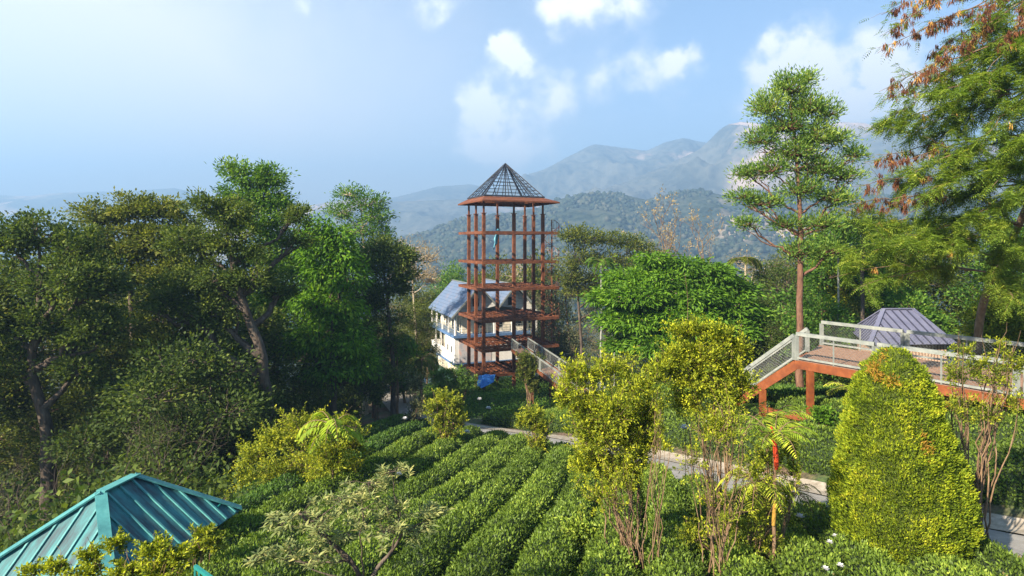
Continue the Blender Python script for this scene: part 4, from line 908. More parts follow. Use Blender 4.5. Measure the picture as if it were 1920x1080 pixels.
tree('broadleaf_tree', 'yellow-green bushy tree at the right edge above the walkway railing', 1890, 25, [(1850,590,34,26),(1900,600,40,34),(1840,630,28,22),(1880,640,40,20),(1930,640,40,30)], 'l_yolive', 'bark_tan', .12, nl=12000, L=.15, Wd=.07, rc=.35, seed=25)

for i_, (px, Y, H, lab) in enumerate(((255,21,5.5,'leafless grey twiggy shrub behind the ridge of the teal roof'),(30,20,5,'leafless twiggy shrub at the left edge above the teal roof'),(330,24,6,'leafless twiggy shrub right of the teal roof ridge in the wood'),(430,26,6.5,'leafless twiggy shrub left of the wide yellow-green bush'))):
    bare_tree('twiggy_shrub', lab, px, Y, H, .03, 500 + i_, bark='bark_dark', depth=4, stems=4, first=.34, cat='shrub', bend=.5)
# palms
def frond(lv, tb, rng, s, d, L, droop, nl, ll, lw, tint, arch=.3, drp=.5):
    n = 8; P = [np.array(s, float)]; d = unit(np.array(d, float))
    for k in range(n): d = unit(d + np.array([0, 0, -droop / n * (1 + k * .35)])); P.append(P[-1] + d * L / n)
    P = np.array(P); tb.add(P, np.linspace(.012 + L * .005, .004, n + 1), 3)
    t = np.linspace(.14, 1, nl); q = np.stack([np.interp(t, np.linspace(0, 1, n + 1), P[:, k]) for k in range(3)], -1); T = unit(np.gradient(q, axis=0))
    side = unit(np.cross(T, np.array([0, 0, 1.]) + rng.normal(size=3) * .05)); w = np.sin(np.pi * np.clip(t * .8 + .15, 0, 1)) * ll
    for s_ in (-1, 1):
        D = unit(side * s_ + T * .55 + np.array([0, 0, -drp * .5]) + rng.normal(size=(nl, 3)) * .08)
        lv.add(q, D, np.tile([0, 0, 1.], (nl, 1)) + rng.normal(size=(nl, 3)) * .2, w, lw, np.clip(tint + rng.normal(size=nl) * .1, 0, 1))
def palm(name, label, px, Y, ztop_px, n, L, r, leaf, bark, seed, nl=22, ll=.35, lw=.05, droop=1.3, elev=.7, cat='palm', group=None, lean=0, sheath=None, tint=.5):
    rng = np.random.default_rng(seed); x = (px - 960) / F * Y; b = np.array([x, Y, g(x, Y) - .1]); top = at(px + lean, ztop_px, Y)
    tb = Tubes(); lv = Leaves(); tp = bez(b, top, (0, 0, 0), 10, r * .3, rng); tb.add(tp, np.linspace(r * 1.2, r * .8, 10), 7)
    t = thing(name, label, cat, b, group); tb.build('trunk', M[bark], t, origin=b); tb2 = Tubes()
    for k in range(n):
        a = k * 2.4 + rng.uniform(-.3, .3); e = rng.uniform(elev - .5, elev + .7); d = np.array([math.cos(a), math.sin(a), e])
        frond(lv, tb2, rng, top, d, L * rng.uniform(.8, 1.1), droop * rng.uniform(.8, 1.2), nl, ll, lw, tint + rng.normal() * .12)
    fo = lv.build('fronds', M[leaf], t, origin=b); tb2.build('frond_stalks', M['l_palm' if False else 'bark_tan'], t, origin=b); return t, top, b
palm('areca_palm', 'very thin white-trunked palm between the tower and the umbrella tree', 1127, 50, 492, 9, 1.9, .085, 'l_mid', 'bark_white', 41, ll=.55, lw=.10)
palm('areca_palm', 'small palm crown poking up above the right side of the umbrella tree', 1398, 46, 490, 10, 1.9, .09, 'l_olive', 'bark_pale', 42, ll=.6, lw=.12)
palm('areca_palm', 'thin pale palm stem under the left edge of the umbrella tree', 1152, 44, 560, 8, 1.5, .07, 'l_mid', 'bark_white', 43, ll=.45, lw=.10)
palm('areca_palm', 'thin pale palm stem seen beneath the deck of the raised walkway', 1572, 35, 470, 8, 1.3, .06, 'l_mid', 'bark_white', 44, ll=.4, lw=.08)
palm('tree_fern', 'bushy palm with arching fronds between the wood and the white house', 745, 46, 640, 16, 2.4, .10, 'l_mid', 'bark_tan', 45, ll=.6, lw=.12, droop=1.5)
palm('tree_fern', 'lower dark palm with drooping fronds beside the house, right of the bushy palm', 790, 50, 675, 14, 2.4, .10, 'l_dark', 'bark_tan', 46, ll=.6, lw=.12, droop=1.8, tint=.8)
palm('palm', 'dark palm crown in the trees left of the feathery pod tree', 1618, 33, 420, 14, 1.8, .10, 'l_dark', 'bark_dark', 47, ll=.5, lw=.08, droop=1.4, tint=.7)

# feathery pod tree on the right ---------------------------------------------
def pod_tree():
    rng = np.random.default_rng(51); Y0 = 15.5; x = (1832 - 960) / F * Y0; Y0 = 19.0; Yb = 23.8; x = (1832 - 960) / F * Yb; b = np.array([x, Yb, g(x, Yb) - .1])
    t = thing('pod_tree', 'large feathery-leaved tree with hanging red-brown seed pods at the right edge', 'tree', b)
    tb = Tubes(); lv = Leaves(); pd = Leaves()
    trunk = smooth_poly(np.array([b, at(1832, 700, Yb), at(1834, 600, Yb - .3), at(1858, 520, Yb - 1.5), at(1925, 400, Y0 + 1.2), at(1965, 250, Y0), at(1975, 60, Y0), at(1985, -120, Y0)]), 24)
    tb.add(trunk, np.linspace(.17, .05, 24), 9)
    # branch ends: px, py, depth offset, where it leaves the trunk, pods
    ends = [(1652,28,0,22,1),(1650,68,-.5,22,1),(1645,100,.3,21,1),(1700,20,1,22,1),(1720,60,0,21,1),(1648,172,0,19,1),(1655,190,.6,19,1),(1700,150,-.8,20,1),(1740,110,.5,21,1),(1620,305,.5,15,1),(1650,318,-.4,15,1),
            (1690,262,.2,17,0),(1650,240,.8,17,0),(1600,350,0,13,1),(1590,385,.8,12,1),(1640,395,-.5,13,1),(1680,215,-.6,18,0),(1730,180,.3,19,0),(1610,430,.6,11,0),(1640,470,-.5,10,0),(1585,480,1,9,0),(1560,520,.4,8,0),(1600,545,-.6,8,0),
            (1700,330,-.8,15,0),(1740,270,.6,17,0),(1700,400,.2,13,0),(1740,360,-1,14,0),(1690,470,-.8,10,0),(1760,470,-1,10,0),(1780,300,-.6,16,0),(1790,200,-1,19,0),(1790,100,-.8,21,1),
            (1830,40,-1,22,1),(1840,150,-1.2,20,0),(1850,250,-1.3,17,0),(1860,350,-1.4,14,0),(1860,440,-1.2,11,0),(1900,480,-1,10,0),(1910,380,-1.5,13,0),(1915,280,-1.5,16,0),(1920,180,-1.4,19,0),(1880,90,-1,21,1),(1910,20,-.6,22,1),(1870,0,0,22,1),
            (1780,0,.4,22,1),(1740,-10,.3,22,1),(1900,560,-.6,8,0),(1960,300,0,15,0),(1980,150,0,19,0),(1980,450,0,11,0),(1820,410,-.6,12,0),(1730,440,-.2,11,0),(1800,360,.2,14,0),
            (1760,150,.8,20,0),(1720,230,1.2,18,0),(1680,350,1.2,14,0),(1650,430,1.5,11,0),(1820,90,.3,22,0),(1850,200,.6,19,0),(1880,300,.5,16,0),(1870,500,.2,9,0),(1920,90,.4,21,0),(2060,100,.4,21,0),(2090,250,-.5,17,0),(2070,400,.6,13,0),(2040,0,.2,22,1),(2030,500,0,9,0),(2110,330,.8,15,0),(2050,180,-.8,19,0)]
    def pinnate(P, D, n, L0, tnt):
        """many fine feathers: each a rachis with pairs of narrow leaflets"""
        side = unit(np.cross(D, np.array([0, 0, 1.]) + rng.normal(size=P.shape) * .35)); k = 6
        for j in range(k):
            f = (j + 1) / k; q = P + D * L0[:, None] * f + np.array([0, 0, -1]) * (L0 * f * f * .35)[:, None]; w = L0 * .34 * math.sin(math.pi * (.15 + .75 * f))
            for s_ in (-1, 1): lv.add(q, side * s_ + D * .5 + np.array([0, 0, -.25]), np.tile([0, 0, 1.], (n, 1)) + rng.normal(size=(n, 3)) * .3, w, w * .24 + .005, np.clip(tnt, 0, 1))
    for (ex, ey, dy, k, pods) in ends:
        e = at(ex, ey, Y0 + dy * 1.3); s = trunk[min(k, 23)]; L = np.linalg.norm(e - s)
        P = bez(s, e, (0, 0, .10 * L), 14, .03, rng); tb.add(P, np.linspace(.035, .006, 14), 4)
        for q in range(17 if not pods else 9):
            f = rng.uniform(.35, 1.0); p0 = P[int(f * 13)]; d = unit(P[13] - P[6] + rng.normal(size=3) * L * .28); l = rng.uniform(.42, .95)
            sp = bez(p0, p0 + d * l, (0, 0, .05), 6, .015, rng); tb.add(sp, np.linspace(.008, .003, 6), 3)
            nf = 34 if not pods else 5
            ii = rng.random(nf); pp = np.stack([np.interp(ii, np.linspace(0, 1, 6), sp[:, c]) for c in range(3)], -1)
            dd = unit(d + rng.normal(size=(nf, 3)) * .8 + np.array([0, 0, -.1])); pinnate(pp, dd, nf, rng.uniform(.21, .40, nf), rng.normal(.48 + (.1 if rng.random() < .3 else 0), .16, nf))
        npd = 26 if pods else (1 if rng.random() < .5 else 0)
        for q in range(npd):
            f = rng.uniform(.45, 1.0) ** .6; c = P[int(f * 13)] + rng.normal(size=3) * .10 - np.array([0, 0, .03]); m = rng.integers(8, 18)
            d = np.array([0, 0, -1.]) + rng.normal(size=(m, 3)) * .28; col = .25 if pods and rng.random() < .8 else .85
            pd.add(c + rng.normal(size=(m, 3)) * .03, d, rng.normal(size=(m, 3)), rng.uniform(.17, .27, m), .028, np.clip(rng.normal(col, .14, m), 0, 1))
    tb.build('trunk', M['bark_tan'], t, origin=b); lv.build('crown', M['l_feather'], t, origin=b); pd.build('seed_pods', M['pod'], t, origin=b)
pod_tree()

# ------------------------------------------------------------------ garden shrubs
def shrub(name, label, px, Y, stems, blobs, leaf, nl, L, Wd, rc, seed, bark='bark_tan', r=.022, up=.6, tbias=0, per=14, shell=.3, droop=0, flat=1.1, twigs=.006, base_py=None, extra_leaf=None, spread=.45, cat='shrub'):
    """many thin stems rising from the ground into leafy tufts"""
    rng = np.random.default_rng(seed); x = (px - 960) / F * Y; b = np.array([x, Y, g(x, Y) - .05]); tb = Tubes(); lv = Leaves()
    C = [at(q[0], q[1], Y + (q[4] if len(q) > 4 else 0)) for q in blobs]; R = [np.array([q[2] * Y / F, (q[2] * .8 + q[3] * .2) * Y / F, q[3] * Y / F]) for q in blobs]
    for k in range(stems):
        j = rng.integers(len(C)); e = C[j] + rdir(rng, 1)[0] * R[j] * .6; s = b + np.array([rng.normal() * .10, rng.normal() * .10, 0]); hh = e - s
        P = bez(s, e, (-hh[0] * .22, -hh[1] * .2, 0), 10, .012 * np.linalg.norm(hh), rng); tb.add(P, np.linspace(r, r * .3, 10), 5)
        for q in range(2):
            s2 = P[rng.integers(4, 9)]; e2 = s2 + (e - s) * rng.uniform(.15, .35) + rng.normal(size=3) * R[j] * .25; tb.add(bez(s2, e2, (0, 0, 0), 6, .02, rng), np.linspace(r * .45, r * .2, 6), 3)
    ar = np.array([(q[0] * q[2]) ** .8 for q in R]); ar /= ar.sum(); lw = 22
    for c, r_, a in zip(C, R, ar):
        nw = max(4, int(nl * a / lw)); d = rdir(rng, nw); d[:, 2] = rng.uniform(-.75, 1.0, nw); ln = rng.uniform(.35, 1.22, nw)[:, None]
        E = c + d * r_ * ln; st = c + d * r_ * ln * rng.uniform(.15, .5, (nw, 1)) + np.array([0, 0, -1.]) * r_[2] * rng.uniform(.15, .5, (nw, 1)); tt = rng.normal(0, .13, nw)
        lo_ = np.linalg.norm(E - st, axis=1)
        for k in range(0, nw, 3): tb.add(np.array([st[k], (st[k] + E[k]) / 2 + rng.normal(size=3) * .02 * lo_[k], E[k]]), [twigs, twigs * .7, twigs * .4], 3)
        ii = np.repeat(np.arange(nw), lw); f = rng.uniform(.25, 1.03, len(ii))[:, None]; ax_ = unit(E - st)[ii]; rad_ = unit(np.cross(ax_, rng.normal(size=(len(ii), 3))))
        P = st[ii] * (1 - f) + E[ii] * f + rad_ * rc * rng.uniform(.05, .42, (len(ii), 1)) * (1.25 - f) 
        D = ax_ * rng.uniform(.3, 1.1, (len(ii), 1)) + rad_ * .8 + rng.normal(size=(len(ii), 3)) * .25 + np.array([0, 0, up * .4 - droop])
        lv.add(P, D, rad_ * -.5 + rng.normal(size=(len(ii), 3)) * .5 + np.array([0, 0, .8]), L * rng.uniform(.6, 1.3, len(ii)), Wd * rng.uniform(.7, 1.2, len(ii)), np.clip(.36 + tbias + tt[ii] + (f[:, 0] - .6) * .35 + rng.normal(size=len(ii)) * .15, 0, 1))
    t = thing(name, label, cat, b); tb.build('stems', M[bark], t, origin=b); lv.build('foliage', M[leaf], t, origin=b); return t
shrub('shrub', 'large yellow-green shrub on bare leaning stems in front of the footbridge', 1180, 11.5, 16,
      [(1100,700,50,34),(1150,690,50,34,.3),(1200,720,52,40),(1090,760,44,46),(1150,760,60,50,-.3),(1210,770,40,44),(1110,820,44,36),(1175,825,44,36),(1060,740,24,40),(1090,870,26,20),(1140,870,34,24),(1230,700,30,34,.3),(1075,700,30,40),(1180,880,26,26),(1120,790,60,70),(1190,790,50,70,.2),(1220,830,26,30),(1100,860,44,50),(1160,880,44,44),(1195,850,30,40)],
      'l_yellow', 42000, .062, .028, .22, 61, r=.020)
shrub('shrub', 'tall yellow-green shrub with upright bare stems in front of the umbrella tree', 1345, 12, 18,
      [(1275,620,30,26),(1310,615,36,24),(1350,630,36,28),(1385,650,28,30),(1270,665,40,30),(1320,665,50,34),(1370,690,40,30),(1290,710,40,30),(1340,730,40,26),(1395,720,26,26),(1250,690,24,28),(1320,680,60,60,.2),(1370,740,44,34),(1290,750,40,34,.2),(1345,790,30,40)],
      'l_yellow', 36000, .062, .028, .21, 62, r=.018, shell=.2)
shrub('shrub', 'sparse thin shrub with bare twiggy stems and few yellow leaves, front centre right', 1345, 10.5, 15,
      [(1330,800,50,60),(1380,790,50,60),(1300,860,44,50),(1400,880,50,50),(1350,930,60,60)], 'l_yellow', 3200, .055, .024, .12, 63, r=.014, per=6, shell=.2)
shrub('shrub', 'thin leaning shrub with orange-yellow leaf tufts between the two yellow shrubs', 1215, 10.8, 14, [(1235,800,18,30),(1240,760,14,22),(1130,930,50,40),(1170,900,40,40),(1250,840,12,20)], 'l_yellow', 2600, .055, .024, .10, 64, r=.012, per=6)
shrub('shrub', 'wide yellow-green bush at the edge of the left wood below the tallest tree', 560, 19, 20,
      [(480,850,42,34),(520,820,44,34),(570,800,46,34),(620,810,42,34),(660,830,34,34),(470,900,40,36),(530,880,54,40,-.5),(600,870,54,40,-.5),(622,850,44,44,-1.8),(655,880,32,34),(450,930,24,20),(520,940,50,24),(590,930,44,24),(640,800,28,24)],
      'l_yolive', 42000, .085, .040, .26, 65, tbias=.12)
shrub('shrub', 'small rounded yellow-orange tipped shrub at the top of the tea rows', 835, 27, 22, [(815,765,22,22),(850,760,24,22),(835,745,22,16),(830,790,28,22),(860,790,16,22),(838,822,20,24)], 'l_yolive', 12000, .11, .05, .22, 66, tbias=.08, r=.03)
shrub('shrub', 'grey-green bush standing before the foot of the rust tower', 992, 49, 14, [(985,670,18,16),(1002,680,20,18),(992,700,22,20),(1000,722,14,18),(978,690,12,18)], 'l_olive', 9000, .17, .08, .32, 67, r=.05)
shrub('shrub', 'soft yellow-green bush where the path meets the tea rows', 1005, 24, 14, [(1000,775,24,16),(1015,800,26,22),(985,790,20,18),(1010,830,22,22)], 'l_yolive', 9000, .09, .042, .2, 68, tbias=.12)
shrub('shrub', 'multi-stemmed shrub with tan stems and sparse yellow leaves right of the conifer', 1825, 13.0, 22,
      [(1790,700,30,36),(1830,690,30,40),(1870,700,34,40),(1900,680,26,36),(1790,760,36,34),(1850,770,40,36),(1900,750,26,36),(1810,660,24,20),(1885,650,24,16)], 'l_yolive', 7500, .06, .03, .20, 69, r=.022, per=8, tbias=.06)
shrub('shrub', 'bright yellow-tipped shrub sprays in front of the teal roof', 250, 7.2, 20, [(215,1020,22,20),(170,1040,24,18),(290,1030,36,26),(330,1045,34,24),(240,1065,40,20),(110,1060,30,14),(60,1070,26,12),(300,1070,50,20),(165,1070,30,16)], 'l_yellow', 9000, .048, .024, .10, 70, r=.012, per=12)
shrub('shrub', 'small leafy shrub between the teal roof and the tea slope', 385, 10.5, 8, [(380,1000,20,14),(400,1015,22,16),(365,1030,20,16)], 'l_yolive', 2600, .07, .03, .14, 71, r=.012)
shrub('shrub', 'fresh green leafy shrub between the conifer and the walkway leg', 1548, 22, 12, [(1540,775,22,18),(1560,800,30,24),(1530,820,28,26),(1570,830,24,22)], 'l_bright', 7000, .10, .05, .24, 72, r=.02)
shrub('shrub', 'light feathery shrub in front of the white house corner', 865, 44, 14, [(850,700,26,14),(870,715,30,16),(840,725,30,16),(820,705,20,14)], 'l_oak', 8000, .16, .06, .35, 73, r=.03)
shrub('shrub', 'grey twiggy shrub left of the small yellow-orange shrub', 775, 34, 14, [(775,720,18,24),(785,760,20,24),(770,790,18,22)], 'l_grey', 6000, .12, .05, .28, 74, r=.03)
shrub('shrub', 'narrow dark shrub standing alone on the dark green slope beside the wood', 705, 42, 8, [(702,720,12,18),(708,745,14,16)], 'l_dark', 3000, .15, .06, .28, 75, r=.03)
shrub('shrub', 'bright lime-green tea bush breaking the rows at the front', 1080, 12.3, 8, [(1080,985,34,14),(1110,1000,30,14),(1060,1005,26,12),(1085,1015,40,12)], 'l_tea', 3400, .085, .04, .14, 76, tbias=.35)
shrub('shrub', 'yellowish small-leaved shrub spreading among the tea at the front right', 1400, 11.4, 20, [(1380,980,50,30),(1430,960,40,30),(1440,1010,50,30),(1370,1030,50,30),(1300,1000,36,30)], 'l_yolive', 7000, .06, .026, .15, 77, r=.012, per=8)

# sapling with long pinnate leaves
def sapling():
    rng = np.random.default_rng(81); Y = 17.5; x = (622 - 960) / F * Y; b = np.array([x, Y, g(x, Y) - .05]); top = at(622, 796, Y); tb = Tubes(); lv = Leaves()
    tb.add(bez(b, top, (0, 0, 0), 8, .02, rng), np.linspace(.035, .018, 8), 6); t = thing('sapling', 'slender sapling with long pale yellow pinnate leaves above the wide bush', 'sapling', b)
    for k in range(13):
        a = k * 2.4; frond(lv, tb, rng, top - np.array([0, 0, rng.uniform(0, .35)]), (math.cos(a), math.sin(a), rng.uniform(.5, 1.7)), rng.uniform(1.0, 1.5), 1.25, 12, .34, .08, .62 + rng.normal() * .12, drp=1.2)
    tb.build('stem', M['bark_tan'], t, origin=b); lv.build('foliage', M['l_palm'], t, origin=b)
sapling()
# crooked tree with pale drooping leaves, front
def pale_tree():
    rng = np.random.default_rng(82); Y = 7.6; x = (690 - 960) / F * Y; b = np.array([x, Y, g(x, Y) - .05]); tb = Tubes(); lv = Leaves()
    P1 = smooth_poly(np.array([b, at(690, 1120, Y), at(661, 1047, Y), at(617, 1017, Y), at(598, 1000, Y - .1), at(560, 960, Y)]), 16); tb.add(P1, np.linspace(.05, .018, 16), 8)
    P2 = smooth_poly(np.array([at(690, 1120, Y), at(700, 1070, Y), at(735, 1035, Y + .1), at(760, 990, Y)]), 12); tb.add(P2, np.linspace(.035, .014, 12), 7)
    bl = [(735,885,34,16),(690,905,44,20),(640,935,40,22),(570,960,44,22),(525,985,36,22),(600,985,40,24,-.2),(680,955,50,28,-.2),(750,955,44,24),(780,1000,40,22),(720,1000,44,26,-.3),(540,1035,40,22),(490,1040,30,18),(600,1040,36,20,-.3),(820,960,28,12,.2),(650,1000,40,22,.3)]
    for (cx, cy, rx, ry, *d) in bl:
        c = at(cx, cy, Y + (d[0] if d else 0)); Pn = P1 if cx < 690 else P2; s = Pn[rng.integers(7, len(Pn))]; L = np.linalg.norm(c - s)
        tb.add(bez(s, c, (0, 0, -.12 * L), 8, .012, rng), np.linspace(.014, .006, 8), 5); R = np.array([rx, rx, ry]) * Y / F
        for q in range(13):
            e = c + rdir(rng, 1)[0] * R * rng.uniform(.5, 1.05); sd_ = unit(e - s + rng.normal(size=3) * .1); tb.add(bez(c, e, (0, 0, .02), 5, .006, rng), np.linspace(.005, .0025, 5), 3)
            m = 13; a = np.arange(m) * 2.4; base = e - sd_ * (np.arange(m)[:, None] * .009)
            D = np.c_[np.cos(a), np.sin(a), rng.uniform(-.35, .45, m)] + sd_ * .6
            lv.add(base, D, np.tile([0, 0, 1.], (m, 1)) + rng.normal(size=(m, 3)) * .25, rng.uniform(.075, .13, m), rng.uniform(.024, .034, m), np.clip(rng.normal(.5 + (1000 - cy) * .0012, .2, m), 0, 1))
    t = thing('small_tree', 'crooked little tree with pale silvery-yellow drooping leaves at the front', 'tree', b); tb.build('trunk', M['bark_dark'], t, origin=b); lv.build('crown', M['l_pale'], t, origin=b)
pale_tree()

# clipped conifer
def conifer():
    rng = np.random.default_rng(83); Y = 12.0; x = (1692 - 960) / F * Y; z0 = at(1700, 1062, Y)[2]; zb = at(1700, 1045, Y)[2]; zt = at(1700, 655, Y)[2]; H = zt - zb; b = np.array([x, Y, g(x, Y) - .05])
    prof_t = [0, .05, .12, .25, .4, .55, .7, .82, .92, 1.0]; prof_r = [.62, .80, .95, 1.0, .91, .79, .65, .52, .38, .14]; R0 = 116 * Y / F
    lean = lambda t: np.array([-.20, 0, 0]) * t[:, None] * 1.0
    def surf(t, a):
        P = np.c_[np.cos(a), np.sin(a), t * 3]; lump = 1 + .20 * (fbm(P * 1.6, 4, 3) - .5) + .13 * (fbm(P * 5, 3, 9) - .5)
        r = np.interp(t, prof_t, prof_r) * R0 * lump; return np.c_[np.cos(a) * r, np.sin(a) * r, t * H] + lean(t)
    nt_, na = 40, 48; T, A = np.meshgrid(np.linspace(0, 1, nt_), np.linspace(0, 2 * np.pi, na, endpoint=False), indexing='ij')
    V = surf(T.ravel(), A.ravel()) ; V[:, :2] *= .90; V[:, 2] += .02
    i = np.arange(nt_ - 1)[:, None] * na; j = np.arange(na)[None, :]; j2 = (j + 1) % na; Q = np.stack([i + j, i + j2, i + na + j2, i + na + j], -1).reshape(-1, 4)
    O = np.array([x, Y, zb]); t = thing('conifer', 'dense clipped egg-shaped golden-green conifer on a short red trunk', 'conifer', b)
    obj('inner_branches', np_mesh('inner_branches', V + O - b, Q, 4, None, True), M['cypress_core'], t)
    n = 95000; tt = rng.random(n * 2) ; tt = tt[rng.random(n * 2) < np.interp(tt, prof_t, prof_r)][:n]; n = len(tt); aa = rng.uniform(0, 2 * np.pi, n)
    P = surf(tt, aa); out = unit(np.c_[np.cos(aa), np.sin(aa), np.full(n, .15)]); tuft = vnoise(P * 7, 5); tuft2 = fbm(P * 2.2, 3, 8)
    P = P + out * ((tuft - .55) * .18 + rng.uniform(-.10, .04, n))[:, None]
    D = unit(out * .8 + np.array([0, 0, .75]) + rng.normal(size=(n, 3)) * .38)
    lv = Leaves(); lv.add(P + O, D, rng.normal(size=(n, 3)) + out, rng.uniform(.04, .085, n), rng.uniform(.014, .026, n), np.clip(.40 + (tuft - .5) * .55 + (tuft2 - .5) * .7 + rng.normal(size=n) * .14, 0, 1))
    lv.build('foliage', M['l_cypress'], t, origin=b)
    ld = Leaves(); m_ = fbm(P * 1.3 + 5, 3, 21) + (tt - .5) * .5 - (np.cos(aa) > 0) * .1 - (np.sin(aa) > 0) * .3 + rng.uniform(-.03, .03, n); k_ = m_ > np.quantile(m_, .994); kk_ = int(k_.sum())
    ld.add(P[k_] + O + out[k_] * .02, D[k_] + rng.normal(size=(kk_, 3)) * .3, rng.normal(size=(kk_, 3)) + out[k_], rng.uniform(.05, .10, kk_), .022, rng.uniform(.2, 1, kk_)); ld.build('dry_sprays', M['l_rust'], t, origin=b)
    tb = Tubes(); tb.add(np.array([b, (O + b) / 2 + (0, 0, .02), O + (0, 0, .3)]), [.085, .075, .07], 9); tb.build('trunk', M['bark_red'], t, origin=b)
conifer()

# red-sheathed palm and companions
def lipstick():
    Y = 11.2
    t, top, b = palm('red_palm', 'palm with a bright red sheath between fan-like yellow-green fronds', 1452, Y, 830, 13, .95, .035, 'l_palm', 'bark_tan', 91, nl=20, ll=.30, lw=.026, droop=.9, elev=1.6, tint=.6)
    tb = Tubes(); tb.add(smooth_poly(np.array([at(1456, 880, Y - .06), at(1455, 850, Y - .06), at(1451, 820, Y - .06), at(1446, 800, Y - .04)]), 8), [.03, .045, .05, .048, .042, .035, .026, .018], 9)
    tb.build('red_sheath', M['red_sheath'], t, origin=b)
    tb = Tubes(); tb.add(np.array([at(1450, 985, Y - .05), at(1452, 960, Y - .05), at(1453, 940, Y - .05)]), [.035, .04, .03], 9); tb.build('yellow_sheath', M['yellow_trunk'], t, origin=b)
lipstick()
palm('fan_palm', 'low palm with stiff yellow fan fronds beside the red-sheathed palm', 1418, 11.5, 905, 12, .9, .03, 'l_palm', 'bark_tan', 92, nl=18, ll=.28, lw=.024, droop=1.1, elev=.8, tint=.75)
palm('fan_palm', 'upright green-yellow palm fronds left of the red-sheathed palm', 1440, 12.5, 800, 10, 1.0, .03, 'l_palm', 'bark_tan', 93, nl=18, ll=.30, lw=.03, droop=.8, elev=1.5, tint=.45)
palm('fan_palm', 'small dark palm at the edge of the path', 1480, 13.2, 925, 11, .85, .03, 'l_dark', 'bark_tan', 94, nl=18, ll=.25, lw=.022, droop=1.0, elev=1.0, tint=.8)
palm('fan_palm', 'yellow fan of palm leaves peeping out behind the conifer', 1592, 17, 735, 9, .9, .03, 'l_palm', 'bark_tan', 95, nl=18, ll=.30, lw=.028, droop=.9, elev=.9, tint=.8)
shrub('shrub', 'yellow-leaved twiggy shrub entwined with the red-sheathed palm', 1458, 11.6, 16, [(1440,860,30,34),(1480,840,24,40),(1430,910,34,34),(1465,930,30,34),(1490,880,20,30),(1420,880,20,24)], 'l_yellow', 6500, .055, .026, .13, 96, r=.012, per=9)

# rose-like low shrubs along the bottom right
k = 0
for (px, Y, w, lab) in ((1500,9.4,70,'low dark rose shrub at the bottom edge just left of the conifer trunk'),(1600,9.6,70,'low dark rose shrub in front of the conifer, left of its trunk'),(1690,9.3,70,'low blue-green rose shrub directly in front of the conifer trunk'),
                        (1790,9.6,75,'low rose shrub with reddish tips right of the conifer trunk'),(1880,9.8,80,'low rose shrub with reddish tips in the bottom right corner'),(1560,11.0,50,'glossy green shrub under the left side of the conifer'),(1480,10.4,50,'dense green shrub beside the pinkish white flower'),(1940,10.6,60,'rose shrub leaning in from the right edge')):
    k += 1; z = g((px - 960) / F * Y, Y); py = HZ - (z + .38) / Y * F; hh = .38 * F / Y
    shrub('rose_shrub', lab, px, Y, 16, [(px - w * .5, py, w * .5, hh * .7), (px, py - 6, w * .55, hh * .8), (px + w * .5, py, w * .5, hh * .7)], 'l_rose' if k not in (6, 7) else 'l_tea', 5200, .072, .042, .15, 300 + k, r=.01, per=10, up=.3, twigs=.004)
# flowers
def flower(px, py, Y, r, label, pink=False, seed=0):
    rng = np.random.default_rng(seed); c = at(px, py, Y); t = thing('flower', label, 'flower', (c[0], c[1], c[2]), 'white flowers dotted over the garden'); lv = Leaves(); m = 16
    a = np.arange(m) * 2.4; e = np.linspace(.2, 1.6, m); D = np.c_[np.cos(a), np.sin(a), e]
    lv.add(np.zeros((m, 3)), D, np.c_[-np.cos(a) * e, -np.sin(a) * e, np.ones(m)], r * 1.2, r * .95, rng.uniform(0, 1, m) if not pink else np.full(m, .1)); lv.build('petals', M['flower'], t)
    tb = Tubes(); z = g(c[0], c[1]); tb.add(np.array([[0, 0, 0], [.01, .01, min(-.15, (z - c[2]) * .5)], [0, 0, min(-.3, z - c[2])]]), .006, 4); tb.build('stalk', M['hedge_core'], t)
for i_, (px, py, Y, r, lab) in enumerate((px, py, (3.6 / ((py - HZ) / F - .2) * .985 if py > 885 else Y), r * (1.2 if py > 885 else 1), lab) for px, py, Y, r, lab in ((1500,970,10.2,.075,'large pinkish white bloom left of the conifer'),(1566,1006,10,.045,'small white bloom under the left side of the conifer'),(1556,1018,9.6,.05,'pale yellow bloom low left of the conifer'),(1576,1062,9,.05,'cream bloom at the bottom edge left of the conifer trunk'),
        (1548,1068,8.9,.05,'white bloom at the bottom edge, leftmost of the low pair'),(748,890,15.5,.09,'white bloom above the pale crooked tree'),(876,811,28,.14,'white bloom by the near end of the upper path'),(759,786,30,.14,'white bloom alone on the dark green slope'),(899,750,44,.2,'upper left white bloom on the hedge below the tower'),
        (916,767,41,.2,'lower right white bloom on the hedge below the tower'),(1285,805,13,.12,'pale yellow bloom between the two yellow shrubs'),(1322,792,14,.07,'small pinkish bloom right of the pale yellow one'))):
    flower(px, py, Y, r, lab, i_ == 0, i_)

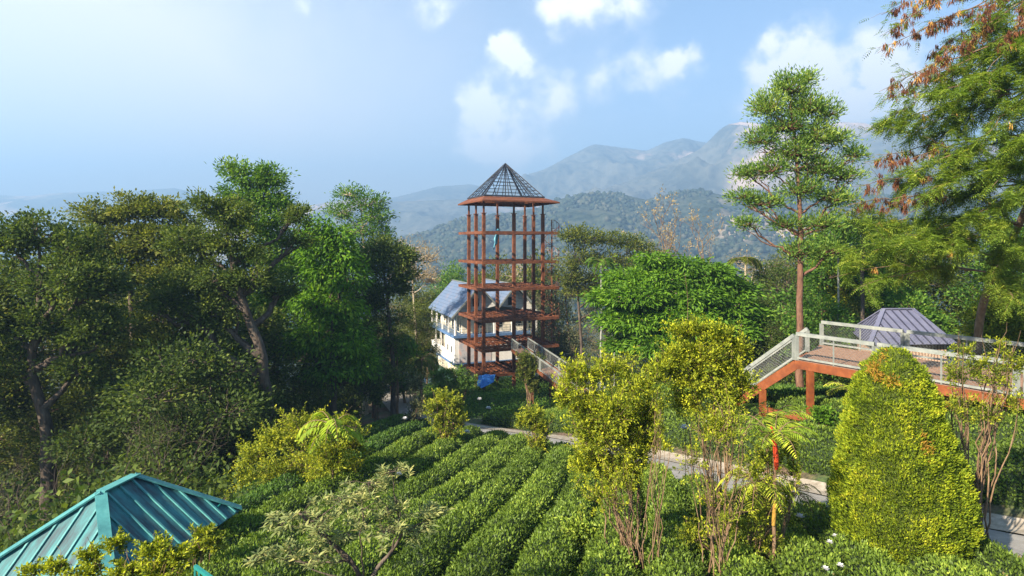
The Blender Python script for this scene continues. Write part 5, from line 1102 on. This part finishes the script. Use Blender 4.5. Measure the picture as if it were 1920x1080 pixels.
# undergrowth on the forest floor and banks: nobody could count it
def undergrowth(label, region, n, leaf, seed, L=.14, h=.6, rc=.3, per=16, name='undergrowth'):
    rng = np.random.default_rng(seed); x = rng.uniform(region[0], region[1], n); y = rng.uniform(region[2], region[3], n); d, s = seg_dist(x, y)
    ok = d > 1.9
    if len(region) > 4: ok &= region[4](x, y, d, s)
    x, y = x[ok], y[ok]; hN = fbm(np.c_[x * .25, y * .25, x * 0], 3, seed); z = G(x, y) + rng.uniform(0, 1, len(x)) ** 1.3 * h * (hN * 2) ** 1.5
    idx = np.repeat(np.arange(len(x)), per); m = len(idx); P = np.c_[x, y, z][idx] + rng.normal(size=(m, 3)) * rc * np.array([1, 1, .5]); lv = Leaves()
    lv.add(P, rng.normal(size=(m, 3)) + np.array([0, 0, .6]), rng.normal(size=(m, 3)) * .7 + np.array([0, 0, 1]), L * rng.uniform(.6, 1.3, m), L * .5, np.clip(rng.normal(.4, .2, m) + (fbm(P * .8, 2, 3) - .5) * .5, 0, 1))
    tag(lv.build(name, M[leaf]), label, name.replace('_', ' '), kind='stuff')
undergrowth('dark undergrowth filling the floor of the left wood', (-46, -7, 12, 70, lambda x, y, d, s: x < -(7.4 + (y - 13) * .14)), 9000, 'l_dark', 401, L=.22, h=1.6, rc=.45)
undergrowth('green undergrowth on the slope behind the walkway', (3, 44, 22, 62, lambda x, y, d, s: (s > 0) & (d > 11)), 6500, 'l_dark', 402, L=.24, h=1.3, rc=.45)
undergrowth('weeds and low plants on the banks around the hut and walkway', (8, 30, 9, 26, lambda x, y, d, s: (s > 0) & (d > 6)), 3500, 'l_mid', 403, L=.12, h=.6)
undergrowth('fallen and low leaves between the front hedges', (-7, 12, 7.5, 20, lambda x, y, d, s: s < 0), 2200, 'l_teadark', 404, L=.07, h=.25, rc=.2, per=10)
undergrowth('ground cover beside the footbridge and tower foot', (-9, 12, 44, 66, lambda x, y, d, s: d > 2.5), 5000, 'l_mid', 405, L=.16, h=.5, rc=.35)
undergrowth('tea and weeds at the far right beyond the path', (12, 30, 5, 16, lambda x, y, d, s: (s > 0) & (d > 5.5)), 2600, 'l_tea', 406, L=.09, h=.7)

# ------------------------------------------------------------------ haze
top = max(max(v.co.z for v in o.data.vertices) for o in S.objects if o.name.startswith(('mountain', 'hills'))) + 4
hz = Boxes(); hz.box((0, 1740, (top - 160) / 2), (4300, 2200, (top + 160) / 2)); ho = hz.build('haze', None)
mh, th_, oh = new_mat('haze_air'); pv = N(th_, 'ShaderNodeVolumePrincipled'); pv.inputs['Color'].default_value = (.33, .58, .93, 1); pv.inputs['Density'].default_value = 6.2e-4; pv.inputs['Anisotropy'].default_value = .2
th_.links.new(pv.outputs[0], oh.inputs['Volume']); ho.data.materials.append(mh); tag(ho, 'pale blue haze filling the valley', 'haze', kind='stuff')
